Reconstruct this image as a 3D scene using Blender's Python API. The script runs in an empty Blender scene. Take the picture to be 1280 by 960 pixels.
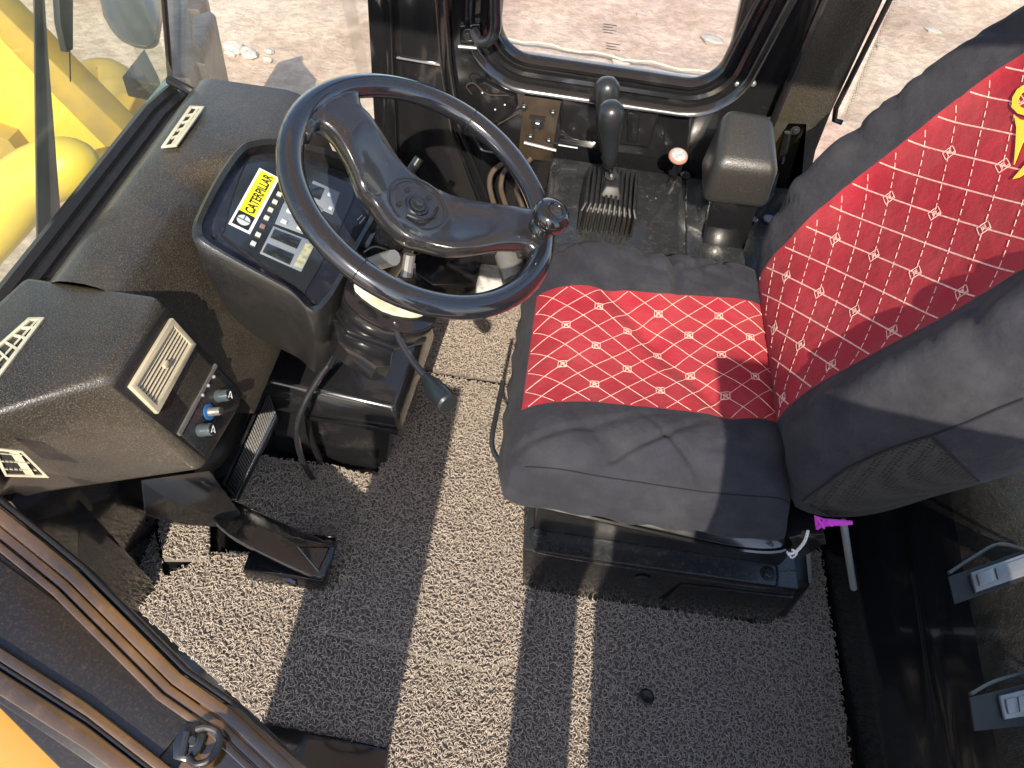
import bpy, bmesh, math, random
from mathutils import Vector, Matrix, noise
random.seed(7)
R = math.radians
scene = bpy.context.scene
col = scene.collection
# ---------------------------------------------------------------- camera, light, exposure
PITCH, ROLL, CAMH, FPX = R(50), R(8.5), 1.5, 962.0
FW = Vector((0, math.cos(PITCH), -math.sin(PITCH)))
_r = Vector((1, 0, 0)); _u = Vector((0, math.sin(PITCH), math.cos(PITCH)))
RT = _r * math.cos(ROLL) + _u * math.sin(ROLL)
UP = -_r * math.sin(ROLL) + _u * math.cos(ROLL)
CAM = Vector((0, 0, CAMH))
cd = bpy.data.cameras.new("camera"); cam = bpy.data.objects.new("camera", cd); col.objects.link(cam)
cam.matrix_world = Matrix(((RT.x, UP.x, -FW.x, 0), (RT.y, UP.y, -FW.y, 0), (RT.z, UP.z, -FW.z, CAMH), (0, 0, 0, 1)))
cd.sensor_fit = 'HORIZONTAL'; cd.sensor_width = 36; cd.lens = 36 * FPX / 1280
cd.clip_start = 0.02; cd.clip_end = 500
scene.camera = cam
SUN_EL = R(39)
w = bpy.data.worlds.new("World"); scene.world = w; w.use_nodes = True
nt = w.node_tree; bg = nt.nodes["Background"]
sk = nt.nodes.new("ShaderNodeTexSky"); sk.sky_type = 'NISHITA'; sk.sun_disc = False
sk.sun_elevation = SUN_EL; sk.sun_rotation = R(180)
nt.links.new(sk.outputs[0], bg.inputs[0]); bg.inputs[1].default_value = 0.15
sl = bpy.data.lights.new("sun", 'SUN'); sl.energy = 3.7; sl.angle = R(0.5); sl.color = (1.0, 0.88, 0.72)
so = bpy.data.objects.new("sun", sl); col.objects.link(so); so.rotation_euler = (R(90) - SUN_EL, 0, 0); so.location = (0, -5, 6)
scene.view_settings.view_transform = 'Standard'; scene.view_settings.look = 'None'
scene.view_settings.exposure = 1.22; scene.view_settings.gamma = 1.0

def at(px, py, x=None, y=None, z=None):
    """point of the real place seen at a pixel of the 1280x960 photograph, on a plane x=, y= or z="""
    d = FW + RT * ((px - 640) / FPX) - UP * ((py - 480) / FPX)
    if x is not None: t = (x - CAM.x) / d.x
    elif y is not None: t = (y - CAM.y) / d.y
    else: t = (z - CAM.z) / d.z
    return CAM + d * t
def atp(px, py, p0, n):
    d = FW + RT * ((px - 640) / FPX) - UP * ((py - 480) / FPX)
    return CAM + d * ((p0 - CAM).dot(n) / d.dot(n))

# ---------------------------------------------------------------- materials
def mat(name, base, rough=0.5, metal=0.0, bump=None, var=None, coat=0.0, sheen=0.0, spec=0.5, dust=None, bump2=None, speck=None):
    """bump=(scale,strength,dist)  var=(scale,colour2,contrast lo,hi)  dust=(scale,colour,lo,hi,amount)"""
    m = bpy.data.materials.new(name); m.use_nodes = True
    n = m.node_tree.nodes; l = m.node_tree.links; b = n["Principled BSDF"]
    b.inputs["Base Color"].default_value = (*base, 1); b.inputs["Roughness"].default_value = rough
    b.inputs["Metallic"].default_value = metal; b.inputs["Specular IOR Level"].default_value = spec
    b.inputs["Coat Weight"].default_value = coat; b.inputs["Coat Roughness"].default_value = 0.06
    b.inputs["Sheen Weight"].default_value = sheen; b.inputs["Sheen Roughness"].default_value = 0.4
    tc = n.new("ShaderNodeTexCoord")
    def nz(scale, detail=4, rg=0.55):
        t = n.new("ShaderNodeTexNoise"); t.inputs["Scale"].default_value = scale
        t.inputs["Detail"].default_value = detail; t.inputs["Roughness"].default_value = rg
        l.new(tc.outputs["Object"], t.inputs["Vector"]); return t
    def ramp(src, lo, hi, c0=(0, 0, 0, 1), c1=(1, 1, 1, 1)):
        r_ = n.new("ShaderNodeValToRGB"); r_.color_ramp.elements[0].position = lo; r_.color_ramp.elements[1].position = hi
        r_.color_ramp.elements[0].color = c0; r_.color_ramp.elements[1].color = c1
        l.new(src, r_.inputs[0]); return r_
    colr = None
    if var:
        t = nz(var[0], 6); r_ = ramp(t.outputs[0], var[2], var[3], (*base, 1), (*var[1], 1)); colr = r_.outputs[0]
    if dust:
        t = nz(dust[0], 8, 0.7); r_ = ramp(t.outputs[0], dust[2], dust[3])
        mu = n.new("ShaderNodeMath"); mu.operation = 'MULTIPLY'; mu.inputs[1].default_value = dust[4]; l.new(r_.outputs[0], mu.inputs[0])
        mx = n.new("ShaderNodeMix"); mx.data_type = 'RGBA'; l.new(mu.outputs[0], mx.inputs[0])
        if colr: l.new(colr, mx.inputs[6])
        else: mx.inputs[6].default_value = (*base, 1)
        mx.inputs[7].default_value = (*dust[1], 1); colr = mx.outputs[2]
        ad = n.new("ShaderNodeMath"); ad.operation = 'MULTIPLY_ADD'; ad.inputs[1].default_value = 0.35; ad.inputs[2].default_value = rough
        l.new(mu.outputs[0], ad.inputs[0]); l.new(ad.outputs[0], b.inputs["Roughness"])
    if speck:   # (scale, brightness of the fine grain highlights, amount)
        t = nz(speck[0], 2, 0.5); r_ = ramp(t.outputs[0], 0.50, 0.68)
        mu2 = n.new("ShaderNodeMath"); mu2.operation = 'MULTIPLY'; mu2.inputs[1].default_value = speck[2]; l.new(r_.outputs[0], mu2.inputs[0])
        mx = n.new("ShaderNodeMix"); mx.data_type = 'RGBA'; l.new(mu2.outputs[0], mx.inputs[0])
        if colr: l.new(colr, mx.inputs[6])
        else: mx.inputs[6].default_value = (*base, 1)
        mx.inputs[7].default_value = (*speck[1], 1); colr = mx.outputs[2]
    if colr: l.new(colr, b.inputs["Base Color"])
    prev = None
    for bb in (bump, bump2):
        if bb:
            t = nz(bb[0], 3); bm_ = n.new("ShaderNodeBump"); bm_.inputs["Strength"].default_value = bb[1]
            bm_.inputs["Distance"].default_value = bb[2]; l.new(t.outputs[0], bm_.inputs["Height"])
            if prev: l.new(prev, bm_.inputs["Normal"])
            prev = bm_.outputs[0]
    if prev: l.new(prev, b.inputs["Normal"])
    return m
TAN = (0.30, 0.24, 0.17)
M = {}
M['gloss'] = mat("gloss_black_paint", (0.010, 0.010, 0.011), 0.16, coat=0.6, bump=(5, 0.25, 0.01), dust=(14, TAN, 0.56, 0.82, 0.13))
M['gloss_clean'] = mat("gloss_black_clean", (0.008, 0.008, 0.009), 0.1, coat=0.7, bump=(9, 0.1, 0.003))
M['grain'] = mat("grained_black_plastic", (0.014, 0.0135, 0.0125), 0.30, bump=(420, 0.7, 0.0010), bump2=(6, 0.25, 0.012), dust=(7, (0.26,0.20,0.12), 0.3, 0.85, 0.16), coat=0.35, speck=(520, (0.13,0.115,0.085), 0.5))
M['grain_rear'] = mat("grained_trim_plastic", (0.014, 0.0135, 0.012), 0.33, bump=(420, 1.0, 0.0014), bump2=(9, 0.5, 0.03), dust=(7, TAN, 0.5, 0.9, 0.10), coat=0.35, speck=(500, (0.09,0.085,0.07), 0.4))
M['pod'] = mat("dark_pod_plastic", (0.010, 0.010, 0.010), 0.30, bump=(480, 0.5, 0.0008), dust=(14, TAN, 0.5, 0.9, 0.07), coat=0.2, speck=(600, (0.08,0.07,0.055), 0.25))
M['face'] = mat("panel_face", (0.012, 0.014, 0.022), 0.28, bump=(60, 0.15, 0.001), dust=(40, (0.3, 0.3, 0.3), 0.5, 0.9, 0.15), coat=0.3)
M['rim'] = mat("wheel_rim_plastic", (0.009, 0.010, 0.013), 0.13, coat=0.7, bump=(30, 0.12, 0.003), dust=(60, TAN, 0.6, 0.85, 0.12), speck=(700, (0.05,0.05,0.06), 0.3))
M['spoke'] = mat("wheel_spoke_plastic", (0.014, 0.014, 0.016), 0.24, coat=0.5, bump=(450, 0.35, 0.0005), dust=(90, TAN, 0.55, 0.9, 0.10), speck=(650, (0.08,0.07,0.065), 0.18))
M['console'] = mat("console_plate", (0.014, 0.016, 0.018), 0.26, coat=0.3, bump=(12, 0.25, 0.006), dust=(60, (0.3, 0.28, 0.25), 0.5, 0.88, 0.14), speck=(900,(0.09,0.09,0.085),0.35))
M['grip'] = mat("lever_grip", (0.013, 0.016, 0.018), 0.33, coat=0.15, bump=(500, 0.2, 0.0005))
M['pad'] = mat("armrest_pad", (0.020, 0.020, 0.019), 0.34, coat=0.15, bump=(500, 0.8, 0.0009), bump2=(20, 0.12, 0.004), speck=(600, (0.08,0.075,0.065), 0.4))
M['rubber'] = mat("black_rubber", (0.009, 0.009, 0.009), 0.36, bump=(150, 0.25, 0.0008), dust=(70, TAN, 0.55, 0.9, 0.10))
M['cream'] = mat("cream_vent_plastic", (0.42, 0.37, 0.26), 0.5, bump=(300, 0.2, 0.0004), dust=(60, (0.12, 0.1, 0.08), 0.5, 0.8, 0.5))
M['pale'] = mat("pale_vent_plastic", (0.42, 0.41, 0.31), 0.5, dust=(60, (0.15, 0.12, 0.08), 0.5, 0.8, 0.5))
M['dark'] = mat("dark_cavity", (0.006, 0.006, 0.006), 0.7)
M['fabric'] = mat("charcoal_seat_cloth", (0.011, 0.012, 0.018), 0.9, sheen=0.03, bump=(650, 0.8, 0.0010), bump2=(22, 0.55, 0.012), var=(16, (0.021, 0.022, 0.031), 0.40, 0.70), dust=(10, (0.10, 0.095, 0.09), 0.48, 0.82, 0.26), speck=(800,(0.04,0.04,0.05),0.2))
M['red'] = mat("red_seat_cloth", (0.27, 0.005, 0.016), 0.85, sheen=0.03, bump=(650, 0.8, 0.0009), bump2=(24, 0.45, 0.010), var=(9, (0.34, 0.012, 0.026), 0.35, 0.7), dust=(7, (0.28, 0.09, 0.085), 0.42, 0.8, 0.40))
M['stitch'] = mat("pink_stitch_thread", (0.60, 0.30, 0.26), 0.8, var=(200, (0.75, 0.48, 0.40), 0.4, 0.6))
M['yellow_thread'] = mat("yellow_thread", (0.80, 0.52, 0.04), 0.6, bump=(600, 0.5, 0.001))
M['mesh0'] = mat("black_mesh_cloth", (0.012, 0.012, 0.012), 0.7)
M['yellow'] = mat("yellow_machine_paint", (0.70, 0.52, 0.07), 0.4, coat=0.15, dust=(6, (0.45,0.35,0.16), 0.45, 0.8, 0.6), bump=(30, 0.1, 0.01))
M['grey'] = mat("grey_plastic", (0.045, 0.052, 0.050), 0.4, dust=(12, TAN, 0.45, 0.85, 0.2))
M['steel'] = mat("worn_steel", (0.07, 0.065, 0.065), 0.45, metal=0.4, var=(9, (0.03, 0.028, 0.030), 0.4, 0.6), bump=(12, 0.4, 0.02))
M['chrome'] = mat("bright_steel", (0.66, 0.70, 0.70), 0.3, metal=0.8, dust=(60, (0.3, 0.28, 0.25), 0.6, 0.85, 0.3))
M['brushed'] = mat("brushed_alloy", (0.22, 0.22, 0.21), 0.4, metal=0.6, bump=(200, 0.2, 0.001), dust=(60, (0.3, 0.28, 0.25), 0.4, 0.8, 0.4))
M['pipe'] = mat("black_pipe", (0.018, 0.019, 0.022), 0.18, coat=0.5)
M['brownhose'] = mat("dusty_hose", (0.050, 0.033, 0.020), 0.6)
M['brownplate'] = mat("dusty_brown_plate", (0.040, 0.027, 0.017), 0.4, var=(30, (0.025, 0.018, 0.012), 0.4, 0.6), bump=(60, 0.3, 0.002))
M['bolt'] = mat("black_bolt", (0.03, 0.032, 0.035), 0.3, metal=0.4)
M['foam'] = mat("worn_cream_foam", (0.48, 0.48, 0.38), 0.8, var=(40, (0.36, 0.33, 0.22), 0.45, 0.65), dust=(50, (0.30, 0.18, 0.06), 0.58, 0.75, 0.8))
M['btn'] = mat("cream_lamp_lens", (0.50, 0.50, 0.42), 0.35)
M['btnbrown'] = mat("brown_lamp_lens", (0.20, 0.12, 0.10), 0.35)
M['btnblue'] = mat("pale_blue_button", (0.42, 0.47, 0.52), 0.35)
M['green'] = mat("green_lens", (0.10, 0.55, 0.30), 0.3)
M['redbtn'] = mat("red_button", (0.85, 0.10, 0.14), 0.35)
M['greypanel'] = mat("grey_button_panel", (0.17, 0.20, 0.24), 0.4, dust=(50, (0.3, 0.28, 0.22), 0.5, 0.8, 0.4))
M['label_y'] = mat("yellow_print", (0.78, 0.76, 0.02), 0.35)
M['label_w'] = mat("white_print", (0.75, 0.76, 0.76), 0.35)
M['label_k'] = mat("black_print", (0.012, 0.012, 0.014), 0.35)
M['olive'] = mat("olive_print", (0.36, 0.36, 0.22), 0.45, var=(120, (0.2, 0.22, 0.18), 0.45, 0.6))
M['lcd'] = mat("dark_display", (0.018, 0.022, 0.026), 0.12, coat=0.5)
M['blue'] = mat("blue_ring", (0.02, 0.10, 0.28), 0.4)
M['bluegrey'] = mat("blue_grey_knob", (0.045, 0.058, 0.066), 0.3)
M['pink'] = mat("faded_pink_plastic", (0.34, 0.17, 0.12), 0.5)
M['whitecap'] = mat("white_cap", (0.38, 0.42, 0.42), 0.5, var=(150, (0.25, 0.3, 0.3), 0.4, 0.6))
M['magenta'] = mat("magenta_strap", (0.62, 0.06, 0.60), 0.6)
M['white'] = mat("white_cord", (0.7, 0.7, 0.68), 0.7)
M['coil'] = mat("coil_mat_vinyl", (0.37, 0.315, 0.26), 0.55, var=(300, (0.28, 0.24, 0.20), 0.4, 0.6), dust=(5, (0.42, 0.33, 0.24), 0.45, 0.8, 0.4))
M['coilbase'] = mat("coil_mat_backing", (0.155, 0.135, 0.115), 0.9)
M['bronze_gleam'] = mat("bronze_reflection_tinted_paint", (0.030, 0.018, 0.009), 0.09, coat=1.0, bump=(5, 0.35, 0.012), var=(5, (0.13, 0.070, 0.025), 0.35, 0.65), dust=(40, (0.35,0.22,0.12), 0.55, 0.9, 0.2))  # black paint: bronze reflection put into the base colour, with dust over it
M['dimglass'] = mat("dark_tinted_panel", (0.008, 0.006, 0.005), 0.28, coat=0.15, dust=(160, (0.30, 0.19, 0.10), 0.62, 0.80, 0.30), speck=(300,(0.16,0.10,0.05),0.10))
M['whiteplate'] = mat("scuffed_white_plate", (0.55, 0.55, 0.52), 0.5, var=(40, (0.3, 0.3, 0.3), 0.4, 0.6))
M['rock'] = mat("pale_rock", (0.50, 0.44, 0.38), 0.9, bump=(6, 0.6, 0.1))
M['concrete'] = mat("concrete_rubble", (0.40, 0.36, 0.32), 0.9, bump=(8, 0.6, 0.05))

def dirt_material():
    m = bpy.data.materials.new("dry_dirt"); m.use_nodes = True
    n = m.node_tree.nodes; l = m.node_tree.links; b = n["Principled BSDF"]; b.inputs["Roughness"].default_value = 0.95
    tc = n.new("ShaderNodeTexCoord")
    def nz(s, d, r_=0.6):
        t = n.new("ShaderNodeTexNoise"); t.inputs["Scale"].default_value = s; t.inputs["Detail"].default_value = d
        t.inputs["Roughness"].default_value = r_; l.new(tc.outputs["Object"], t.inputs["Vector"]); return t
    a = nz(0.7, 8, 0.65); r1 = n.new("ShaderNodeValToRGB"); l.new(a.outputs[0], r1.inputs[0])
    e = r1.color_ramp.elements; e[0].position = 0.3; e[0].color = (0.46, 0.30, 0.22, 1); e[1].position = 0.72; e[1].color = (0.80, 0.66, 0.53, 1)
    x = r1.color_ramp.elements.new(0.5); x.color = (0.68, 0.51, 0.39, 1)
    c = nz(9, 8, 0.75); r2 = n.new("ShaderNodeValToRGB"); l.new(c.outputs[0], r2.inputs[0])
    r2.color_ramp.elements[0].position = 0.42; r2.color_ramp.elements[0].color = (0.62, 0.55, 0.5, 1)
    r2.color_ramp.elements[1].position = 0.58; r2.color_ramp.elements[1].color = (1.12, 1.1, 1.08, 1)
    mx = n.new("ShaderNodeMix"); mx.data_type = 'RGBA'; mx.blend_type = 'MULTIPLY'; mx.inputs[0].default_value = 0.55
    l.new(r1.outputs[0], mx.inputs[6]); l.new(r2.outputs[0], mx.inputs[7]); l.new(mx.outputs[2], b.inputs["Base Color"])
    bm_ = n.new("ShaderNodeBump"); bm_.inputs["Strength"].default_value = 0.7; bm_.inputs["Distance"].default_value = 0.12
    l.new(c.outputs[0], bm_.inputs["Height"]); l.new(bm_.outputs[0], b.inputs["Normal"])
    return m
def mesh_material():
    m = mat("black_mesh_cloth_open", (0.012, 0.012, 0.012), 0.7); n = m.node_tree.nodes; l = m.node_tree.links; b = n["Principled BSDF"]
    tc = n.new("ShaderNodeTexCoord"); v = n.new("ShaderNodeTexVoronoi"); v.inputs["Scale"].default_value = 165; v.inputs["Randomness"].default_value = 0.25
    l.new(tc.outputs["Object"], v.inputs["Vector"]); r_ = n.new("ShaderNodeValToRGB"); l.new(v.outputs["Distance"], r_.inputs[0])
    r_.color_ramp.elements[0].position = 0.30; r_.color_ramp.elements[0].color = (0.003, 0.003, 0.003, 1); r_.color_ramp.elements[1].position = 0.5; r_.color_ramp.elements[1].color = (0.026, 0.026, 0.025, 1)
    l.new(r_.outputs[0], b.inputs["Base Color"]); bp_ = n.new("ShaderNodeBump"); bp_.inputs["Distance"].default_value = 0.002; bp_.inputs["Strength"].default_value = 0.9
    l.new(v.outputs["Distance"], bp_.inputs["Height"]); l.new(bp_.outputs[0], b.inputs["Normal"]); return m
M['mesh'] = mesh_material()
M['dirt'] = dirt_material()
M['boot'] = mat('lever_boot_rubber', (0.008,0.008,0.008), 0.5, dust=(60, TAN, .5, .9, .08))
M['roof'] = mat('grey_headlining', (0.72, 0.71, 0.70), 0.8)

def glass_material(name, tint, film):
    """thin pane: mostly clear, mirror reflection by Fresnel, a thin film of dust"""
    m = bpy.data.materials.new(name); m.use_nodes = True
    n = m.node_tree.nodes; l = m.node_tree.links
    for q in list(n):
        if q.type == 'BSDF_PRINCIPLED': n.remove(q)
    out = [q for q in n if q.type == 'OUTPUT_MATERIAL'][0]
    tr = n.new("ShaderNodeBsdfTransparent"); tr.inputs[0].default_value = (*tint, 1)
    gl = n.new("ShaderNodeBsdfGlossy"); gl.inputs["Roughness"].default_value = 0.02
    df = n.new("ShaderNodeBsdfDiffuse"); df.inputs[0].default_value = (0.6, 0.56, 0.5, 1)
    lw_ = n.new("ShaderNodeLayerWeight"); pw = n.new("ShaderNodeMath"); pw.operation = 'POWER'; pw.inputs[1].default_value = 5
    l.new(lw_.outputs["Facing"], pw.inputs[0]); fr = n.new("ShaderNodeMath"); fr.operation = 'MULTIPLY_ADD'; fr.inputs[1].default_value = 0.93; fr.inputs[2].default_value = 0.035
    l.new(pw.outputs[0], fr.inputs[0])
    tc = n.new("ShaderNodeTexCoord"); t = n.new("ShaderNodeTexNoise"); t.inputs["Scale"].default_value = 6; t.inputs["Detail"].default_value = 8
    l.new(tc.outputs["Object"], t.inputs["Vector"])
    mr = n.new("ShaderNodeMapRange"); mr.inputs[1].default_value = 0.3; mr.inputs[2].default_value = 0.8; mr.inputs[3].default_value = film * 0.3; mr.inputs[4].default_value = film * 1.6
    l.new(t.outputs[0], mr.inputs[0])
    m1 = n.new("ShaderNodeMixShader"); l.new(mr.outputs[0], m1.inputs[0]); l.new(tr.outputs[0], m1.inputs[1]); l.new(df.outputs[0], m1.inputs[2])
    m2 = n.new("ShaderNodeMixShader"); l.new(fr.outputs[0], m2.inputs[0]); l.new(m1.outputs[0], m2.inputs[1]); l.new(gl.outputs[0], m2.inputs[2])
    l.new(m2.outputs[0], out.inputs[0]); return m
M['glass'] = glass_material("cab_glass", (0.93, 0.95, 0.93), 0.07)
M['glass_front'] = glass_material("windscreen_glass", (0.86, 0.90, 0.84), 0.09)
M['glass_dusty'] = glass_material("dusty_glass", (0.93, 0.93, 0.92), 0.28)

# ---------------------------------------------------------------- building helpers
def origin_of(p):
    v = Vector((0, 0, 0))
    while p is not None: v += p.location; p = p.parent
    return v
def link(name, verts, faces, m, parent=None, smooth=35, bevel=0, seg=2, weld=False, at_origin=False):
    me = bpy.data.meshes.new(name)
    vs = [Vector(v) for v in verts]
    if parent is not None: o0 = origin_of(parent)
    elif at_origin: o0 = Vector((0, 0, 0))
    else:
        lo = [min(v[i] for v in vs) for i in range(3)]; hi = [max(v[i] for v in vs) for i in range(3)]
        o0 = Vector(((lo[0] + hi[0]) / 2, (lo[1] + hi[1]) / 2, lo[2]))
    me.from_pydata([v - o0 for v in vs], [], faces); me.update()
    bm_ = bmesh.new(); bm_.from_mesh(me)
    if weld: bmesh.ops.remove_doubles(bm_, verts=bm_.verts, dist=1e-5)
    bmesh.ops.recalc_face_normals(bm_, faces=bm_.faces)
    if bevel:
        ed = [e for e in bm_.edges if e.is_manifold and e.calc_face_angle(0) > R(25)]
        if ed: bmesh.ops.bevel(bm_, geom=ed, offset=bevel, segments=seg, profile=0.5, affect='EDGES', clamp_overlap=True)
    bm_.to_mesh(me); bm_.free()
    for p in me.polygons: p.use_smooth = smooth > 0
    if smooth: me.set_sharp_from_angle(angle=R(smooth))
    me.materials.append(m)
    o = bpy.data.objects.new(name, me); col.objects.link(o)
    if parent is not None: o.parent = parent
    else: o.location = o0
    return o
class MB:
    def __init__(s): s.v = []; s.f = []
    def add(s, vs, fs):
        b = len(s.v); s.v += [Vector(v) for v in vs]; s.f += [[i + b for i in f] for f in fs]; return s
    def prism(s, pts, d):
        """closed prism: polygon pts (3D) swept along vector d"""
        n = len(pts); d = Vector(d)
        s.add(list(pts) + [Vector(p) + d for p in pts], [list(range(n))[::-1], [n + i for i in range(n)]] + [[i, (i + 1) % n, n + (i + 1) % n, n + i] for i in range(n)]); return s
    def frustum(s, a, b):
        n = len(a)
        s.add(list(a) + list(b), [list(range(n))[::-1], [n + i for i in range(n)]] + [[i, (i + 1) % n, n + (i + 1) % n, n + i] for i in range(n)]); return s
    def box(s, c, sz, ax=None):
        c = Vector(c); X, Y, Z = ax if ax else (Vector((1, 0, 0)), Vector((0, 1, 0)), Vector((0, 0, 1)))
        hx, hy, hz = sz[0] / 2, sz[1] / 2, sz[2] / 2
        q = [c + X * (hx * a) + Y * (hy * b) - Z * hz for a, b in ((-1, -1), (1, -1), (1, 1), (-1, 1))]
        return s.prism(q, Z * sz[2])
    def tube(s, pts, r, seg=10, closed=False, cap=True):
        pts = [Vector(p) for p in pts]; n = len(pts); rs = r if isinstance(r, (list, tuple)) else [r] * n
        rings = []; prev = None
        for i, p in enumerate(pts):
            if closed: t = (pts[(i + 1) % n] - pts[i - 1])
            else: t = (pts[min(i + 1, n - 1)] - pts[max(i - 1, 0)])
            t.normalize()
            if prev is None:
                a = t.cross(Vector((0, 0, 1)))
                if a.length < 0.1: a = t.cross(Vector((1, 0, 0)))
            else: a = prev - t * prev.dot(t)
            a.normalize(); prev = a; b = t.cross(a)
            rings.append([p + (a * math.cos(2 * math.pi * k / seg) + b * math.sin(2 * math.pi * k / seg)) * rs[i] for k in range(seg)])
        b0 = len(s.v)
        for rg in rings: s.v += rg
        m_ = n if closed else n - 1
        for i in range(m_):
            for k in range(seg):
                j = (i + 1) % n
                s.f.append([b0 + i * seg + k, b0 + i * seg + (k + 1) % seg, b0 + j * seg + (k + 1) % seg, b0 + j * seg + k])
        if cap and not closed:
            s.f.append([b0 + k for k in range(seg)][::-1]); s.f.append([b0 + (n - 1) * seg + k for k in range(seg)])
        return s
    def lathe(s, prof, p0, axis, seg=20):
        """prof: list of (radius, height) along axis from p0"""
        axis = Vector(axis).normalized(); a = axis.cross(Vector((0, 0, 1)))
        if a.length < 0.1: a = axis.cross(Vector((1, 0, 0)))
        a.normalize(); b = axis.cross(a); b0 = len(s.v); p0 = Vector(p0)
        for r_, h in prof:
            for k in range(seg):
                t = 2 * math.pi * k / seg; s.v.append(p0 + axis * h + (a * math.cos(t) + b * math.sin(t)) * r_)
        for i in range(len(prof) - 1):
            for k in range(seg):
                s.f.append([b0 + i * seg + k, b0 + i * seg + (k + 1) % seg, b0 + (i + 1) * seg + (k + 1) % seg, b0 + (i + 1) * seg + k])
        s.f.append([b0 + k for k in range(seg)][::-1]); s.f.append([b0 + (len(prof) - 1) * seg + k for k in range(seg)])
        return s
    def grid(s, fn, us, vs):
        b0 = len(s.v)
        for u in us:
            for v in vs: s.v.append(Vector(fn(u, v)))
        nv = len(vs)
        for i in range(len(us) - 1):
            for j in range(nv - 1):
                a = b0 + i * nv + j; s.f.append([a, a + 1, a + nv + 1, a + nv])
        return s
    def build(s, name, m, parent=None, **k): return link(name, s.v, s.f, m, parent, **k)
def thing(name, loc, label, cat, group=None):
    o = bpy.data.objects.new(name, None); col.objects.link(o); o.location = loc; o.empty_display_size = 0.05
    o['label'] = label; o['category'] = cat
    if group: o['group'] = group
    return o
def tag(o, label, cat, group=None):
    o['label'] = label; o['category'] = cat
    if group: o['group'] = group
    return o
def structure(o): o['kind'] = 'structure'; return o
def stuff(o): o['kind'] = 'stuff'; return o
def copy_of(o, parent, loc=None, rot=None):
    c = o.copy(); col.objects.link(c); c.parent = parent
    if loc is not None: c.location = loc
    if rot is not None: c.rotation_euler = rot
    return c
def smooth_path(pts, n=8, closed=False):
    pts = [Vector(p) for p in pts]; out = []; N = len(pts)
    for i in range(N if closed else N - 1):
        if closed: p0, p1, p2, p3 = pts[i - 1], pts[i], pts[(i + 1) % N], pts[(i + 2) % N]
        else: p0, p1, p2, p3 = pts[max(i - 1, 0)], pts[i], pts[i + 1], pts[min(i + 2, N - 1)]
        for k in range(n):
            t = k / n; out.append(0.5 * ((2 * p1) + (-p0 + p2) * t + (2 * p0 - 5 * p1 + 4 * p2 - p3) * t * t + (-p0 + 3 * p1 - 3 * p2 + p3) * t ** 3))
    if not closed: out.append(pts[-1])
    return out
def screw(p, n, r=0.007, parent=None, m='bolt', name='bolt', h=0.005):
    """hexagon head on a round washer"""
    n = Vector(n).normalized(); mb = MB(); mb.lathe([(r * 1.5, 0), (r * 1.5, h * 0.3), (r * 1.3, h * 0.4)], p, n, 14)
    mb.lathe([(r, h * 0.3), (r, h), (r * 0.75, h * 1.15)], p, n, 6)
    return mb.build(name, M[m], parent, smooth=25)
def sst(a, b, x):
    t = max(0.0, min(1.0, (x - a) / (b - a))); return t * t * (3 - 2 * t)
V = Vector
WALLY = 1.62
# ================================================================ SETTING
# outside ground: one large sheet, gently uneven near the machine
GZ = -1.85
def gfn(x, y):
    n_ = noise.noise(V((x * 0.8, y * 0.8, 3.1))) * 0.05 + noise.noise(V((x * 3, y * 3, 1))) * 0.02
    if max(abs(x), abs(y)) > 30: n_ = 0
    return (x, y, GZ + n_)
xs = [-200, -60] + [-14 + i * 0.14 for i in range(190)] + [60, 200]
ys = [-200, -60] + [-2 + i * 0.14 for i in range(130)] + [60, 200]
structure(MB().grid(gfn, xs, ys).build('ground', M['dirt'], smooth=180, at_origin=True))

# cab floor plate
structure(MB().box((0.03, 0.93, -0.02), (1.44, 1.44, 0.04)).build('cab_floor', M['gloss_clean'], bevel=0.003))

# ---- door side: unseen panel and uprights added to cast the shadow stripes
lw = MB()
lw.box((0.595, -0.12, .66), (0.475, 0.05, 1.42))                       # unseen rear left panel, height set to shade the cushion only
lw.box((0.145, -0.12, 0.42), (0.11, 0.05, 1.0))                     # added upright, shadow stripe on the near mat
lw.box((0.30, -0.12, 0.42), (0.13, 0.05, 1.0))                      # added upright, shades the floor by the seat base
lw.box((-.20, -0.12, 0.50), (0.16, 0.05, 1.16))                     # added upright, dark band left of the sunlit mat
lw.box((-.315, -0.12, 0.30), (0.07, 0.05, 0.68))  # added short upright, edge of the left sun patch
structure(lw.build('left_shade_blockers', M['gloss'], bevel=0.004))
structure(MB().box((-.02, .92, 1.93), (1.55, 1.62, .06)).build('cab_roof', M['roof'], bevel=.02))
# door sill plate
structure(MB().prism([at(325, 903, z=0.028), at(486, 937, z=0.028), at(478, 1010, z=0.028), at(300, 985, z=0.028)], (0, 0, -0.024)).build('door_sill', M['gloss'], bevel=0.003))

# ---- right wall with window
rw = MB()
wl, wb, wr = -0.135, 0.675, 0.345     # glass left, bottom, right
rw.box((0.10, WALLY + 0.02, 0.33), (0.52, 0.03, 0.68))
rwall = structure(rw.build('right_wall', M['gloss_clean'], bevel=0.003))
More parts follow.
